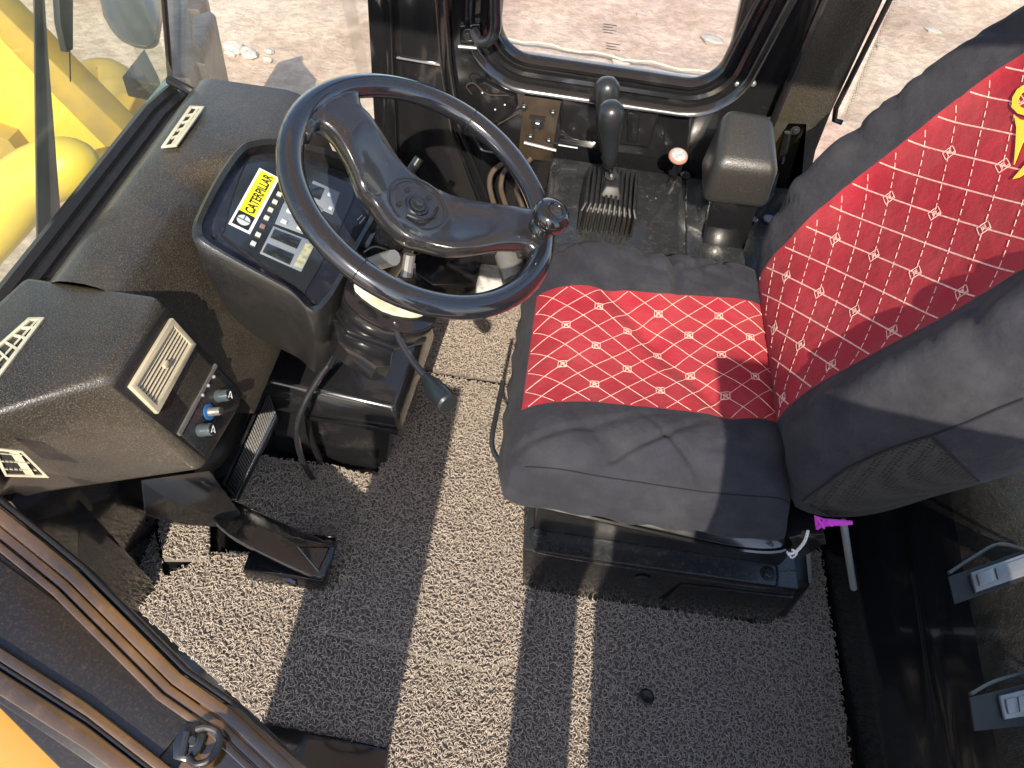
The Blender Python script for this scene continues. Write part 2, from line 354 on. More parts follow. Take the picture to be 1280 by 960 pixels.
# window frame: rounded rubber and steel rings round the opening
def ring_pts(off, z_top=1.5):
    r_ = 0.07 + off
    L, B, Rr = wl - off, wb - off, wr + off
    pts = [V((L, 0, z_top)), V((L, 0, B + r_ + .2))]
    for k in range(9):
        a = math.pi + k / 8 * math.pi / 2; pts.append(V((L + r_ + r_ * math.cos(a), 0, B + r_ + r_ * math.sin(a))))
    for k in range(9):
        a = 1.5 * math.pi + k / 8 * math.pi / 2 * 0.8; pts.append(V((Rr - r_ + r_ * math.cos(a), 0, B + r_ + r_ * math.sin(a))))
    pts.append(V((Rr + 0.03, 0, B + r_ + .2))); pts.append(V((Rr + 0.10, 0, z_top)))
    return pts
win = ring_pts(0)
def ring_surface(o1, y1, o2, y2):
    A = ring_pts(o1); B = ring_pts(o2); n = len(A); mb = MB()
    v = [V((p.x, y1, p.z)) for p in A] + [V((p.x, y2, p.z)) for p in B]
    mb.add(v, [[i, i + 1, n + i + 1, n + i] for i in range(n - 1)]); return mb
fr = MB()
prof = [(0, WALLY + .012), (0.001, WALLY - .004), (.010, WALLY - .012), (.018, WALLY - .010), (.021, WALLY - .001), (.028, WALLY - .001), (.031, WALLY - .012), (.040, WALLY - .015), (.046, WALLY - .004), (.056, WALLY - .004), (.066, WALLY - .022), (.074, WALLY - .025), (.080, WALLY - .012), (.088, WALLY + .01)]
for i in range(len(prof) - 1):
    q = ring_surface(prof[i][0], prof[i][1], prof[i + 1][0], prof[i + 1][1]); fr.add(q.v, q.f)
wf = thing('right_window', (0.1, WALLY, wb), "wide side window with rounded black frame looking onto the dirt behind the levers", 'window')
fr.build('window_frame', M['gloss'], wf, weld=True, smooth=50)
g = MB(); g.add([V((p.x, WALLY + 0.008, p.z)) for p in win], [list(range(len(win)))])
g.build('window_pane', M['glass_dusty'], wf, smooth=0)
ek = MB()                                                            # small etched marks on the pane
for (cx, cy, n_) in ((762, 34, 4), (766, 58, 3)):
    for k in range(n_):
        a = at(cx - 8, cy - 4 + k * 3.4, y=WALLY + 0.004); b = at(cx + 9, cy - 1.5 + k * 3.4, y=WALLY + 0.004)
        if k % 2: b = a.lerp(b, .7)
        ek.prism([a, b, b + V((0, 0, .0012)), a + V((0, 0, .0012))], (0, -.0008, 0))
ek.build('etched_mark', M['steel'], wf, smooth=0)

# wall skin round the window (pillars)
sk_ = MB()
def wallpoly(pxs, y, th=0.03): return [at(a, b, y=y) for a, b in pxs]
# front right post with its folded edges
post = thing('front_right_post', (-0.3, WALLY, 0), "black steel cab post with folded edges between corner glass and side window", 'post')
MB().prism(wallpoly([(487, -60), (565, -60), (556, 90), (566, 170), (600, 260), (640, 330), (500, 330), (494, 160)], WALLY - .005), (0, .03, 0)).build('post_panel', M['gloss'], post, bevel=.003)
MB().prism(wallpoly([(455, -60), (487, -60), (497, 200), (500, 330), (462, 330), (470, 200)], WALLY - .03), (0, .05, 0)).build('post_flange', M['gloss_clean'], post, bevel=.005)
MB().tube([at(541, -60, y=WALLY - .01), at(552, 85, y=WALLY - .01), at(565, 165, y=WALLY - .01), at(600, 250, y=WALLY - .01), at(625, 330, y=WALLY - .01)], .0035, 6).build('weld_seam', M['gloss'], post)
MB().tube([at(552, -60, y=WALLY - .01), at(563, 85, y=WALLY - .01), at(576, 165, y=WALLY - .01), at(610, 250, y=WALLY - .01)], .005, 6).build('weld_seam', M['gloss'], post)
MB().tube([at(496, 72, y=WALLY - .008), at(553, 82, y=WALLY - .008)], .004, 6).build('panel_lip', M['gloss'], post)
MB().prism(wallpoly([(560, -60), (626, -60), (618, 62), (640, 90), (700, 115), (700, 330), (620, 330), (570, 200), (556, 90)], WALLY + .01), (0, .02, 0)).build('inner_panel', M['gloss_clean'], post)
# rear right post (broad glossy pillar)
rp = thing('rear_right_post', (0.5, WALLY, 0), "broad glossy black pillar between the side window and the rear corner glass", 'post')
MB().prism(wallpoly([(945, -80), (1042, -80), (1010, 60), (955, 190), (945, 240), (860, 240), (860, 120), (905, 100)], WALLY + .0), (0, .03, 0)).build('post_panel', M['gloss'], rp, bevel=.004)
MB().prism(wallpoly([(1040, -80), (1150, -80), (1105, 0), (1040, 140), (1020, 190), (990, 330), (930, 330), (950, 200), (1005, 60)], WALLY - .035), (0, .05, 0)).build('post_flange', M['grain'], rp, bevel=.006)
MB().tube([at(1068, -80, y=WALLY - .037), at(1030, 0, y=WALLY - .037), at(975, 130, y=WALLY - .037), at(945, 205, y=WALLY - .037)], .008, 8).build('weld_seam', M['gloss'], rp)
MB().tube([at(1150, -60, y=WALLY - .04), at(1112, 0, y=WALLY - .04), at(1045, 135, y=WALLY - .04), at(1043, 150, y=WALLY - .04), at(1052, 153, y=WALLY - .04)], .006, 8).build('rubber_seal', M['rubber'], rp)
for p_ in ((921, 104), (941, 104)): screw(at(p_[0], p_[1], y=WALLY - .001), (0, -1, 0), .005, rp, 'chrome', h=.006)
screw(at(936, 90, y=WALLY - .001), (0, -1, 0), .006, rp)
rg = thing('rear_corner_glass', (0.8, WALLY, 0.6), "rear corner glass pane above the seat back with dotted border", 'window')
MB().prism(wallpoly([(1118, 0), (1050, 150), (1300, 330), (1500, -60), (1150, -60)], WALLY + .0), (0, .004, 0)).build('window_pane', M['glass'], rg, smooth=0)
dm = MB(); dd = at(1112, 0, y=WALLY - .002); de = at(1052, 145, y=WALLY - .002); dx_ = V((1, 0, 0))
for i in range(70):
    for j in range(4):
        c = dd.lerp(de, i / 69.) + dx_ * (.006 + j * .0035 + (i % 2) * .0017); r_ = .0013 * (1 - j * .2)
        dm.add([c + V((r_ * math.cos(a), 0, r_ * math.sin(a))) for a in (0, 1.57, 3.14, 4.71)], [[0, 1, 2, 3]])
stuff(dm.build('dotted_border', M['dark'], rg, smooth=0))

# corner glass on the right, seen past the wheel
cg = thing('front_corner_glass', (-0.6, 1.45, 0.3), "angled clear corner glass between the windscreen and the right post", 'window')
c0, c1 = V((-.755, 1.33, 0)), V((-.425, 1.66, 0))
MB().prism([c0 + V((0, 0, .3)), c1 + V((0, 0, .25)), c1 + V((0, 0, 1.3)), c0 + V((-.1, 0, 1.3))], (0.002, .003, 0)).build('window_pane', M['glass'], cg, smooth=0)
ft = MB(); k0 = at(441, -10, y=1.62); k1 = at(466, 110, y=1.62)
for i in range(60):
    for j in range(7):
        c = k0.lerp(k1, i / 59.) + V((1, 0, 0)) * (j * .0042 + (i % 2) * .002 - .028); r_ = .0012
        ft.add([c + V((r_ * math.cos(a), 0, r_ * math.sin(a))) for a in (0, 1.57, 3.14, 4.71)], [[0, 1, 2, 3]])
stuff(ft.build('dotted_border', M['grey'], cg, smooth=0))

# windscreen
ws = thing('windscreen', (-.76, .95, .66), "front windscreen pane with yellow loader boom showing through", 'window')
wa = V((-.735, .50, .68)); wb_ = V((-.735, 1.335, .68))
wt = V((-.16, 0, 1.0))
MB().prism([wa, wb_, wb_ + wt, wa + wt], (-.005, 0, 0)).build('window_pane', M['glass_front'], ws, smooth=0)
# thin corner seal between windscreen and corner glass
MB().tube([at(213, 102, y=1.34), at(209, 50, y=1.345), at(205, 0, y=1.35), at(202, -40, y=1.355)], .0055, 8).build('corner_seal', M['rubber'], ws)
# windscreen bottom gasket and frame rails: stepped black rails along y
rl = MB()
for (x, z, r_) in ((-.728, .675, .016), (-.705, .672, .012), (-.688, .668, .010), (-.668, .676, .008)):
    rl.tube([(x, .40, z), (x, .8, z), (x, 1.20, z), (x + .012, 1.28, z)], r_, 8)
rl.build('rubber_gasket', M['rubber'], ws)
MB().prism([(-.755, .40, .67), (-.655, .40, .67), (-.655, 1.30, .67), (-.755, 1.34, .67)], (0, 0, -.12)).build('lower_frame', M['gloss_clean'], ws, bevel=.004)
cr = MB(); cr.tube(smooth_path([at(212, 100, z=.70), at(228, 108, z=.70), at(246, 118, z=.69), at(258, 128, z=.67)]), .009, 10)
cr.build('corner_sealant', M['rubber'], ws)

# ================================================================ MACHINE OUTSIDE
bo = thing('loader_boom', (-1.3, 1.6, -.4), "bright yellow lift arm plate of the loader seen through the windscreen", 'loader arm')
M['yellow_shaded'] = mat("shaded_yellow_paint", (0.46, 0.31, 0.06), 0.6, var=(8, (0.36, 0.25, 0.07), 0.4, 0.6))  # yellow paint as it looks in shade, the darkness put into the colour
MB().prism([at(a, b, y=1.6) for a, b in ((-60, -10), (0, 48), (70, 122), (150, 202), (130, 205), (60, 200), (10, 170), (-60, 110))], (0, .05, 0)).build('arm_plate', M['yellow'], bo, bevel=.004)
MB().prism([at(a, b, y=1.595) for a, b in ((-60, -45), (0, 12), (80, 92), (158, 168), (150, 202), (70, 122), (0, 48), (-60, -10))], (0, .07, 0)).build('arm_flange', M['yellow_shaded'], bo, bevel=.004)
ar = thing('lift_cylinder', (-1.1, 1.3, -.3), "rounded yellow pivot tube low beside the windscreen bottom", 'cylinder')
MB().tube(smooth_path([at(-60, 340, y=1.35), at(0, 270, y=1.36), at(40, 225, y=1.38), at(120, 195, y=1.42)]), [.07] * 20 + [.067, .06, .05, .035, .012], 18).build('tube', M['yellow'], ar)
MB().prism([at(a, b, y=1.55) for a, b in ((-60, 150), (10, 175), (30, 200), (20, 260), (-20, 350), (-60, 350))], (0, .05, 0)).build('bracket', M['yellow_shaded'], ar)
fb = thing('yellow_frame_block', (-1.7, 2.5, -.5), "yellow front frame block with grey shadowed top below the mirror", 'machine frame')
MB().frustum([at(a, b, z=-.1) for a, b in ((138, 103), (205, 112), (165, 175), (128, 150))], [at(a, b, z=-.4) for a, b in ((138, 103), (212, 118), (170, 180), (128, 150))]).build('block', M['yellow'], fb, bevel=.01)
MB().tube(smooth_path([at(98, 120, z=-.05), at(120, 100, z=-.05), at(145, 104, z=-.05), at(158, 140, z=-.05)]), .07, 12).build('curved_plate', M['yellow_shaded'], fb)  # shadowed top, its shade carried by the darker yellow
mi = thing('mirror', (-1.0, 1.7, .6), "dark grey rear view mirror housing hanging outside the windscreen corner", 'mirror')
mm = MB(); a0 = [at(a, b, z=.62) for a, b in ((118, -30), (197, -35), (200, 20), (195, 56), (182, 60), (160, 57), (142, 44), (128, 20))]
a1 = [at(a, b, z=.50) + V((0, .0, 0)) for a, b in ((126, -30), (200, -35), (205, 20), (198, 60), (184, 62), (164, 59), (148, 46), (134, 20))]
mm.frustum(a0, a1); mm.build('housing', M['grey'], mi, bevel=.022, seg=4, smooth=180)
MB().prism([at(a, b, z=.3) for a, b in ((180, 60), (198, 95), (198, 105), (152, 96))], (0, 0, -.06)).build('lower_bracket', M['grey'], mi, bevel=.004)
bk = thing('bucket', (-2.2, 4, -1.2), "worn dark steel bucket corner with a pointed side cutter outside the corner glass", 'bucket')
MB().prism([at(a, b, z=-.6) for a, b in ((205, -20), (255, -30), (245, 20), (262, 12), (270, 18), (252, 62), (258, 80), (246, 78), (238, 98), (212, 95), (205, 40))], (0, 0, -.5)).build('side_plate', M['steel'], bk, bevel=.02)
MB().prism([at(a, b, z=-.5) for a, b in ((240, 20), (262, 12), (269, 18), (252, 62), (240, 50))], (0, 0, -.08)).build('tooth', M['steel'], bk, bevel=.012)
MB().prism([at(a, b, z=-.5) for a, b in ((236, -30), (258, -2), (250, 12), (232, 10))], (0, 0, -.08)).build('tooth', M['steel'], bk, bevel=.012)
wi = thing('wiper', (-.82, 1.0, .7), "long black wiper arm standing upright on the windscreen", 'wiper')
MB().frustum([at(41, -20, x=-.80), at(55, -20, x=-.80), at(60, 60, x=-.79), at(78, 290, x=-.78), at(45, 305, x=-.78)], [at(43, -20, x=-.785), at(52, -20, x=-.785), at(56, 60, x=-.775), at(64, 280, x=-.765), at(47, 295, x=-.765)]).build('arm', M['grey'], wi, bevel=.002)
w2 = thing('washer_wiper_blade', (-.85, 1.2, .8), "thin dark second wiper blade tip hanging near the mirror", 'wiper')
MB().prism([at(a, b, x=-.83) for a, b in ((73, -20), (92, -20), (92, 62), (84, 66), (76, 30))], (-.012, 0, 0)).build('blade', M['grey'], w2, bevel=.002)
MB().tube([at(87, 60, x=-.83), at(88, 102, x=-.83)], .0013, 6).build('rod', M['rubber'], w2)

rk = MB(); c = at(322, 74, z=GZ)
for i in range(9):
    rr = .03 + random.random() * .06; p = c + V(((random.random() - .5) * .5, (random.random() - .5) * .25, .02))
    rk.lathe([(rr * .5, -.03), (rr, 0), (rr * .8, rr * .35), (rr * .3, rr * .5)], p, (random.random() * .4, random.random() * .4, 1), 7)
tag(rk.build('pale_rubble', M['rock'], smooth=0), "small heap of whitish rubble on the dirt beyond the corner glass", 'rubble')
spots = ["flat pale stone near the lower right corner of the side window", "pale stone low in the middle of the side window", 
         "pale stone seen through the rear corner glass beside the seat back", "small stone at the lower left of the rear corner glass", "small stone on the dirt right of the whitish rubble",
         "small stone on the dirt just left of the whitish rubble", "tiny stone high in the middle of the side window"]
for k_, (a, b, s_) in enumerate(((890, 52, .12), (775, 78, .10), (1165, 40, .10), (1100, 60, .05), (395, 40, .05), (300, 20, .04), (800, 20, .05))):
    c = at(a, b, z=GZ); rb = MB()
    rb.lathe([(s_ * .7, -.02), (s_, .02), (s_ * .85, s_ * .3), (s_ * .4, s_ * .42)], c, (.1, .15, 1), 7)
    o = rb.build('loose_stone', M['concrete'], smooth=0); tag(o, spots[k_], 'stone', 'loose stones on the dirt outside')
# faint boundary tape lying on the dirt
tp = MB(); a = at(600, 42, z=GZ + .07); b = at(960, 104, z=GZ + .07)
tp.tube([a.lerp(b, i / 20) + V((0, 0, .015 * math.sin(i * 1.7))) for i in range(21)], .012, 5)
tag(tp.build('pale_rope', M['foam']), "thin pale rope lying across the dirt outside the side window", 'rope')
M['mud'] = mat("reddish_mud", (0.32, 0.17, 0.13), 0.95, var=(4, (0.40, 0.25, 0.18), 0.4, 0.6))

# ================================================================ FLOOR MATS
coil = MB()   # one curl of vinyl
def curl(rad, turn, lift, seed, r_=.0010):
    random.seed(seed); pts = []
    for i in range(8):
        a = i / 7 * turn; q = rad * (1 + .25 * math.sin(a * 2 + seed))
        pts.append(V((q * math.cos(a), q * math.sin(a), lift * math.sin(i / 7 * math.pi) + .001)))
    m_ = MB(); m_.tube(pts, r_, 4, cap=False); return m_
curls = []
lib = bpy.data.collections.new("coil_shapes")
for i, (rad, turn, lift) in enumerate(((.0031, 4.2, .0035), (.0042, 2.6, .0045), (.0025, 5.0, .003))):
    c_ = curl(rad, turn, lift, i + 1)
    me = bpy.data.meshes.new("vinyl_curl"); me.from_pydata([tuple(v) for v in c_.v], [], c_.f)
    for p in me.polygons: p.use_smooth = True
    me.materials.append(M['coil']); o = bpy.data.objects.new("vinyl_curl", me); lib.objects.link(o)
def scatter(target, density, seed):
    ng = bpy.data.node_groups.new("coil_scatter", 'GeometryNodeTree')
    ng.interface.new_socket("Geometry", in_out='INPUT', socket_type='NodeSocketGeometry')
    ng.interface.new_socket("Geometry", in_out='OUTPUT', socket_type='NodeSocketGeometry')
    N = ng.nodes; L = ng.links
    i_ = N.new("NodeGroupInput"); o_ = N.new("NodeGroupOutput")
    dp = N.new("GeometryNodeDistributePointsOnFaces"); dp.distribute_method = 'POISSON'; dp.inputs["Distance Min"].default_value = .0036; dp.inputs["Density Max"].default_value = density; dp.inputs["Density Factor"].default_value = 1.0; dp.inputs["Seed"].default_value = seed
    ci = N.new("GeometryNodeCollectionInfo"); ci.inputs["Collection"].default_value = lib; ci.inputs["Separate Children"].default_value = True; ci.inputs["Reset Children"].default_value = True
    io = N.new("GeometryNodeInstanceOnPoints"); io.inputs["Pick Instance"].default_value = True
    rv = N.new("FunctionNodeRandomValue"); rv.data_type = 'FLOAT_VECTOR'; rv.inputs[0].default_value = (-.35, -.35, 0); rv.inputs[1].default_value = (.35, .35, 6.283)
    sv = N.new("FunctionNodeRandomValue"); sv.data_type = 'FLOAT'; sv.inputs[2].default_value = .75; sv.inputs[3].default_value = 1.25
    L.new(i_.outputs[0], dp.inputs["Mesh"]); L.new(dp.outputs["Points"], io.inputs["Points"]); L.new(ci.outputs[0], io.inputs["Instance"])
    L.new(rv.outputs[0], io.inputs["Rotation"]); L.new(sv.outputs[1], io.inputs["Scale"])
    L.new(io.outputs[0], o_.inputs[0])
    md = target.modifiers.new("pile", 'NODES'); md.node_group = ng
def floor_mat(pts, z, label, seed):
    """mat backing slab with a pile of vinyl curls; its outline may wander a little"""
    t = thing('floor_mat', (sum(p[0] for p in pts) / len(pts), sum(p[1] for p in pts) / len(pts), z - .012), label, 'floor mat', 'coil floor mats on the cab floor')
    P_ = [V((p[0], p[1], z - .012)) for p in pts]
    MB().prism(P_, (0, 0, .010)).build('backing', M['coilbase'], t, smooth=0)
    bm_ = bmesh.new(); bm_.faces.new([bm_.verts.new(V((p.x, p.y, z)) - origin_of(t)) for p in P_]); bm_.normal_update()
    if bm_.faces[:][0].normal.z < 0: bmesh.ops.reverse_faces(bm_, faces=bm_.faces[:])
    me = bpy.data.meshes.new('coil_pile'); bm_.to_mesh(me); bm_.free(); me.materials.append(M['coilbase'])
    o = bpy.data.objects.new('coil_pile', me); col.objects.link(o); o.parent = t; stuff(o); scatter(o, 90000, seed)
def fp(px, py, z=.014): p = at(px, py, z=z); return (p.x, p.y)
floor_mat([fp(330, 903), fp(486, 935), (-.13, .20), (.72, .20), fp(1064, 960), fp(1040, 790), (.735, .9), (-.05, .9), (-.30, .72), fp(262, 690), fp(205, 722), fp(190, 655), fp(105, 700)], .014, "large near grey coil mat running along the door sill to under the seat base", 1)
floor_mat([fp(400, 788, .028), fp(605, 838, .028), (.10, .56), (.14, 1.22), fp(640, 484, .028), fp(528, 466, .028), fp(505, 500, .028)], .028, "middle coil mat laid over the near mat between pedals and seat", 2)
floor_mat([(-.36, 1.243), (.16, 1.243), (.16, 1.6), (-.36, 1.6)], .026, "far coil mat under the steering wheel reaching the right wall", 3)
floor_mat([fp(197, 646, .022), fp(262, 650, .022), fp(262, 700, .022), fp(205, 700, .022)], .026, "small sunlit coil mat offcut left of the big pedal", 4)
floor_mat([fp(320, 570, .022), fp(420, 585, .022), fp(478, 598, .022), fp(440, 680, .022), fp(430, 700, .022), fp(330, 690, .022), fp(280, 640, .022)], .026, "coil mat piece between the big pedal and the steering pedestal", 5)
# torn hole in the mat
hm = MB(); hc = at(808, 871, z=.024)
hm.lathe([(.011, -.006), (.016, 0), (.012, .002), (.004, -.001)], hc, (.1, 0, 1), 11)
tag(hm.build('floor_plug', M['rubber']), "small black plug poking through the mat in front of the seat base", 'plug')

# ================================================================ DASHBOARD
M['body_under'] = mat("dusty_dark_metal", (0.014, 0.012, 0.010), 0.4, dust=(18, (0.16,0.12,0.08), 0.4, 0.8, 0.30), bump=(30, .2, .003))
db = thing('dashboard', (-.55, .9, .4), "grained black dashboard moulding with cream air vents under the windscreen", 'dashboard')
def E_(y): return -.562 + .112 * sst(.98, 1.14, y) + .0 * y
def dashfn(y, k):
    e = E_(y); q = sst(.98, 1.14, y)
    pr = [(-.672, .60), (-.672, .690), (-.662, .704), (-.645, .711), (-.63 + .0 * e, .713), (e - .045, .713), (e - .022, .708), (e - .002, .692), (e + .018 - .004 * q, .664), (e + .055 - .03 * q, .618), (e + .100 - .055 * q, .555), (e + .145 - .09 * q, .49), (e + .152 - .09 * q, .465), (e + .05, .45)]
    x, z = pr[k]; return (x, y, z)
ysd = [.725 + i * .01 for i in range(55)] + [1.275, 1.285]
dm_ = MB(); dm_.grid(dashfn, ysd, list(range(14)))
dm_.add([dashfn(1.285, k) for k in range(14)], [list(range(14))])
dmo = dm_.build('moulding', M['grain'], db, smooth=75, weld=True)
# raised vent box on the left
TFl, TFr, TNr, TNl, TNll = V((-.70, .735, .706)), V((-.508, .735, .706)), V((-.508, .58, .706)), V((-.61, .50, .706)), V((-.76, .40, .706))
BFl, BFr, BNr, BNl, BNll = V((-.70, .735, .46)), V((-.418, .724, .495)), V((-.430, .583, .50)), V((-.665, .535, .45)), V((-.80, .47, .44))
vb = MB(); vb.frustum([BFl, BFr, BNr, BNl, BNll], [TFl, TFr, TNr, TNl, TNll])
vb.build('vent_box', M['grain'], db, bevel=.014, seg=4, smooth=50)
fN = (BNr - TNr).cross(TFr - TNr).normalized()
if fN.x < 0: fN = -fN
fP = TNr
def onface(px, py, h=0.0): return atp(px, py, fP + fN * h, fN)
def facepoly(pxs, h0, h1): return [onface(a, b, 0) + fN * h0 for a, b in pxs], fN * (h1 - h0)
def fprism(pxs, h0, h1): p, d = facepoly(pxs, h0, h1); return MB().prism(p, d)
fprism([(205, 384), (301, 490), (256, 577), (139, 484)], .0005, .0030).build('face_panel', M['pod'], db, bevel=.001)
fprism([(265, 457), (300, 493), (252, 570), (220, 542)], .0035, .0055).build('control_plate', M['console'], db, bevel=.0006)
fprism([(265, 455), (267, 458), (221, 545), (218, 542)], .0035, .0075).build('plate_edge', M['brushed'], db)
def air_vent(corners, P0, n, n_slats, m, parent, depth=.006, inset=.16, wide=False):
    """cream louvre: frame of four bars round a dark well, slats along the long side"""
    A, B, C_, D = [c + n * .003 for c in corners]          # A-B short, B-C long, C-D short, D-A long
    cen = (A + B + C_ + D) / 4
    def ins(p, k): return p.lerp(cen, k)
    fv = MB(); out = [A, B, C_, D]; inn = [ins(p, inset * 1.3) for p in out]
    # keep even border width
    sh = (B - A).length; lg = (C_ - B).length; bw = sh * inset
    u = (B - A).normalized(); v = (C_ - B).normalized()
    inn = [A + u * bw + v * bw, B - u * bw + v * bw, C_ - u * bw - v * bw, D + u * bw - v * bw]
    v0 = out + [p + n * depth for p in out] + inn + [p + n * depth for p in inn]
    fs = []
    for i in range(4):
        j = (i + 1) % 4
        fs += [[i, j, 4 + j, 4 + i], [4 + i, 4 + j, 12 + j, 12 + i], [12 + i, 12 + j, 8 + j, 8 + i], [8 + i, 8 + j, j, i]]
    fv.add(v0, fs); f = fv.build('air_vent', m, parent, bevel=.0012)
    MB().add([p + n * .0005 for p in inn], [[0, 1, 2, 3]]).build('vent_well', M['dark'], f, smooth=0)
    s0 = None
    a0, a1 = inn[0], inn[1]; b0, b1 = inn[3], inn[2]
    for i in range(n_slats):
        t = (i + .5) / n_slats; p = a0.lerp(a1, t); q = b0.lerp(b1, t); wd = (a1 - a0).length / n_slats * .42
        off = n * (depth * .25)
        s_ = MB().prism([p + off, p + off + u * wd + n * depth * .35, q + off + u * wd + n * depth * .35, q + off], n * .0012)
        s_.build('slat', m, f, smooth=0)
    return f, inn, u, v
big, inn, u_, v_ = air_vent([onface(209, 398), onface(239, 431), onface(191, 518), onface(156, 484)], fP, fN, 7, M['cream'], db, depth=.007, inset=.15)
cN = (inn[0] + inn[1] + inn[2] + inn[3]) / 4
MB().box(cN + fN * .006, (.007, .012, .006), (u_, v_, fN)).build('vent_tab', M['cream'], big, bevel=.0015)
MB().tube([inn[0].lerp(inn[1], .5).lerp(cN, 0.0) + fN * .002, inn[3].lerp(inn[2], .5) + fN * .002], .0009, 6).build('vent_rod', M['dark'], big)
# dash-top defroster vents
def topvent(pxs, zz, n_cells, label_m):
    c4 = [at(a, b, z=zz) for a, b in pxs]
    f, inn, u, v = air_vent(c4, c4[0], V((0, 0, 1)), 1, label_m, db, depth=.004, inset=.24)
    for i in range(1, n_cells):
        t = i / n_cells; p = inn[0].lerp(inn[3], t); q = inn[1].lerp(inn[2], max(0, t - .06))
        MB().prism([p, q, q + v * .003, p + v * .003], (0, 0, .0042)).build('divider', label_m, f, smooth=0)
topvent([(238, 136), (257, 137), (222, 186), (202, 188)], .7155, 5, M['pale'])
topvent([(38, 401), (58, 401), (-10, 490), (-30, 462)], .702, 6, M['pale'])
# side vent on the near face of the vent box
nN = (TNl - TNr).cross(BNr - TNr).normalized()
if nN.y > 0: nN = -nN
q4 = [atp(a, b, TNr, nN) for a, b in ((-14, 556), (28, 560), (62, 594), (6, 592))]
sv, inn, u, v = air_vent(q4, q4[0], nN, 1, M['cream'], db, depth=.004, inset=.14)
for r_ in range(3):
    for i in range(7):
        a = inn[0].lerp(inn[1], (i + .3) / 7).lerp(inn[3].lerp(inn[2], (i + .3) / 7), (r_ + .3) / 3)
        MB().box(a + nN * .002, (.0035, .0016, .004), (u, v, nN)).build('grille_bar', M['cream'], sv, smooth=0)
# knobs on the face
def knob(px, py, tx, ty, r_, m, capm, mark=True):
    b = onface(px, py, .0055) ; L = .021
    k = MB().lathe([(r_ * 1.05, 0), (r_ * 1.1, L * .25), (r_, L * .3), (r_ * .98, L * .9), (r_ * .9, L)], b, fN, 18).build('knob', m, db)
    MB().lathe([(r_ * .82, 0), (r_ * .80, .0012)], b + fN * L, fN, 18).build('knob_cap', capm, k)
    if mark:
        c = b + fN * (L + .0018); U_ = (onface(px, py - 8, 0) - onface(px, py, 0)).normalized(); W_ = U_.cross(fN)
        mk = MB()
        for (p, q) in (((-.5, -.5), (0, .6)), ((.5, -.5), (0, .6)), ((-.5, -.5), (0, -.2)), ((.5, -.5), (0, -.2))):
            A = c + W_ * (p[0] * r_) + U_ * (p[1] * r_); B = c + W_ * (q[0] * r_) + U_ * (q[1] * r_)
            mk.tube([A, B], r_ * .035, 5)
        mk.build('pointer_mark', M['label_w'], k)
    return k
knob(272, 495, 289, 495, .0095, M['bluegrey'], M['label_k'])
k2 = knob(261, 515, 277, 515, .0065, M['brushed'], M['steel'], False)
MB().lathe([(.0125, 0), (.0125, .0015), (.010, .0022)], onface(261, 515, .0055), fN, 18).build('indicator_ring', M['blue'], db)
knob(250, 538, 264, 537, .0095, M['bluegrey'], M['label_k'])
for p in ((266, 471), (259, 482), (252, 494)):
    MB().lathe([(.0030, 0), (.0028, .003), (.0012, .0045)], onface(p[0], p[1], .0055), fN, 10).build('signal_lamp', M['chrome'], db)
# structure under the dash
ub = thing('dash_support', (-.6, .7, 0), "dark painted brackets holding up the dashboard above the floor", 'bracket')
MB().frustum([V((-.80, .52, 0)), V((-.66, .50, 0)), V((-.63, .60, 0)), V((-.80, .62, 0))], [V((-.80, .50, .45)), V((-.72, .50, .45)), V((-.70, .60, .45)), V((-.80, .62, .45))]).build('bracket_leg', M['gloss'], ub, bevel=.012)
MB().prism([at(175, 600, z=.3), at(262, 588, z=.3), at(300, 640, z=.18), at(270, 655, z=.14), at(215, 652, z=.14), at(180, 640, z=.2)], (0, 0, -.012)).build('side_plate', M['gloss'], ub, bevel=.004)
MB().box((-.71, .95, .24), (.05, .9, .48)).build('bulkhead_plate', M['gloss'], ub)
MB().tube(smooth_path([at(300, 480, z=.10), at(290, 520, z=.08), at(270, 560, z=.07), at(245, 580, z=.06)]), [.035] * 25, 14).build('air_duct', M['body_under'], ub)
MB().tube(smooth_path([(-.60, 1.2, .30), (-.52, 1.05, .34), (-.50, .92, .34), (-.56, .8, .30)]), .03, 12).build('air_duct', M['body_under'], ub)
# corrugated hose end behind the pod
hz = MB(); path = smooth_path([at(312, 440, z=.48), at(310, 462, z=.44), at(322, 485, z=.40)], 14)
hz.tube(path, [.016 + .003 * (i % 2) for i in range(len(path))], 10)
hz.build('corrugated_hose', M['rubber'], ub)

# ================================================================ INSTRUMENT POD
pN = V((.42, -.06, .90)).normalized(); pP = at(345, 270, z=.715)
def pf(px, py, h=0.0): return atp(px, py, pP + pN * h, pN)
pod = thing('instrument_pod', pf(345, 300) - V((0, 0, .2)), "black instrument pod behind the steering wheel with warning lamps and yellow label", 'instrument panel')
outl = [(316, 176), (346, 174), (400, 184), (446, 200), (470, 222), (474, 262), (455, 300), (402, 392), (360, 368), (300, 336), (250, 308), (240, 292), (246, 268), (272, 218), (298, 184)]
inl = [(320, 184), (346, 182), (398, 192), (440, 208), (462, 226), (465, 262), (447, 298), (397, 382), (360, 360), (302, 328), (262, 304), (252, 290), (256, 270), (280, 224), (304, 191)]
O_ = smooth_path([pf(*p) for p in outl], 4, True); I_ = smooth_path([pf(*p, ) for p in inl], 4, True)
cenp = sum(O_, V((0, 0, 0))) / len(O_)
n = len(O_)
bd = MB()
lo_ = [(cenp + V((-.01, .01, -.20)) + (p - cenp) * .80) for p in O_]
mid = [(cenp + V((0, 0, -.055)) + (p - cenp) * .985) for p in O_]
top = [p + pN * .000 for p in O_]; top2 = [p.lerp(q, .35) + pN * .006 for p, q in zip(O_, I_)]; inn_ = [p + pN * .002 for p in I_]; dep = [p - pN * .022 for p in I_]
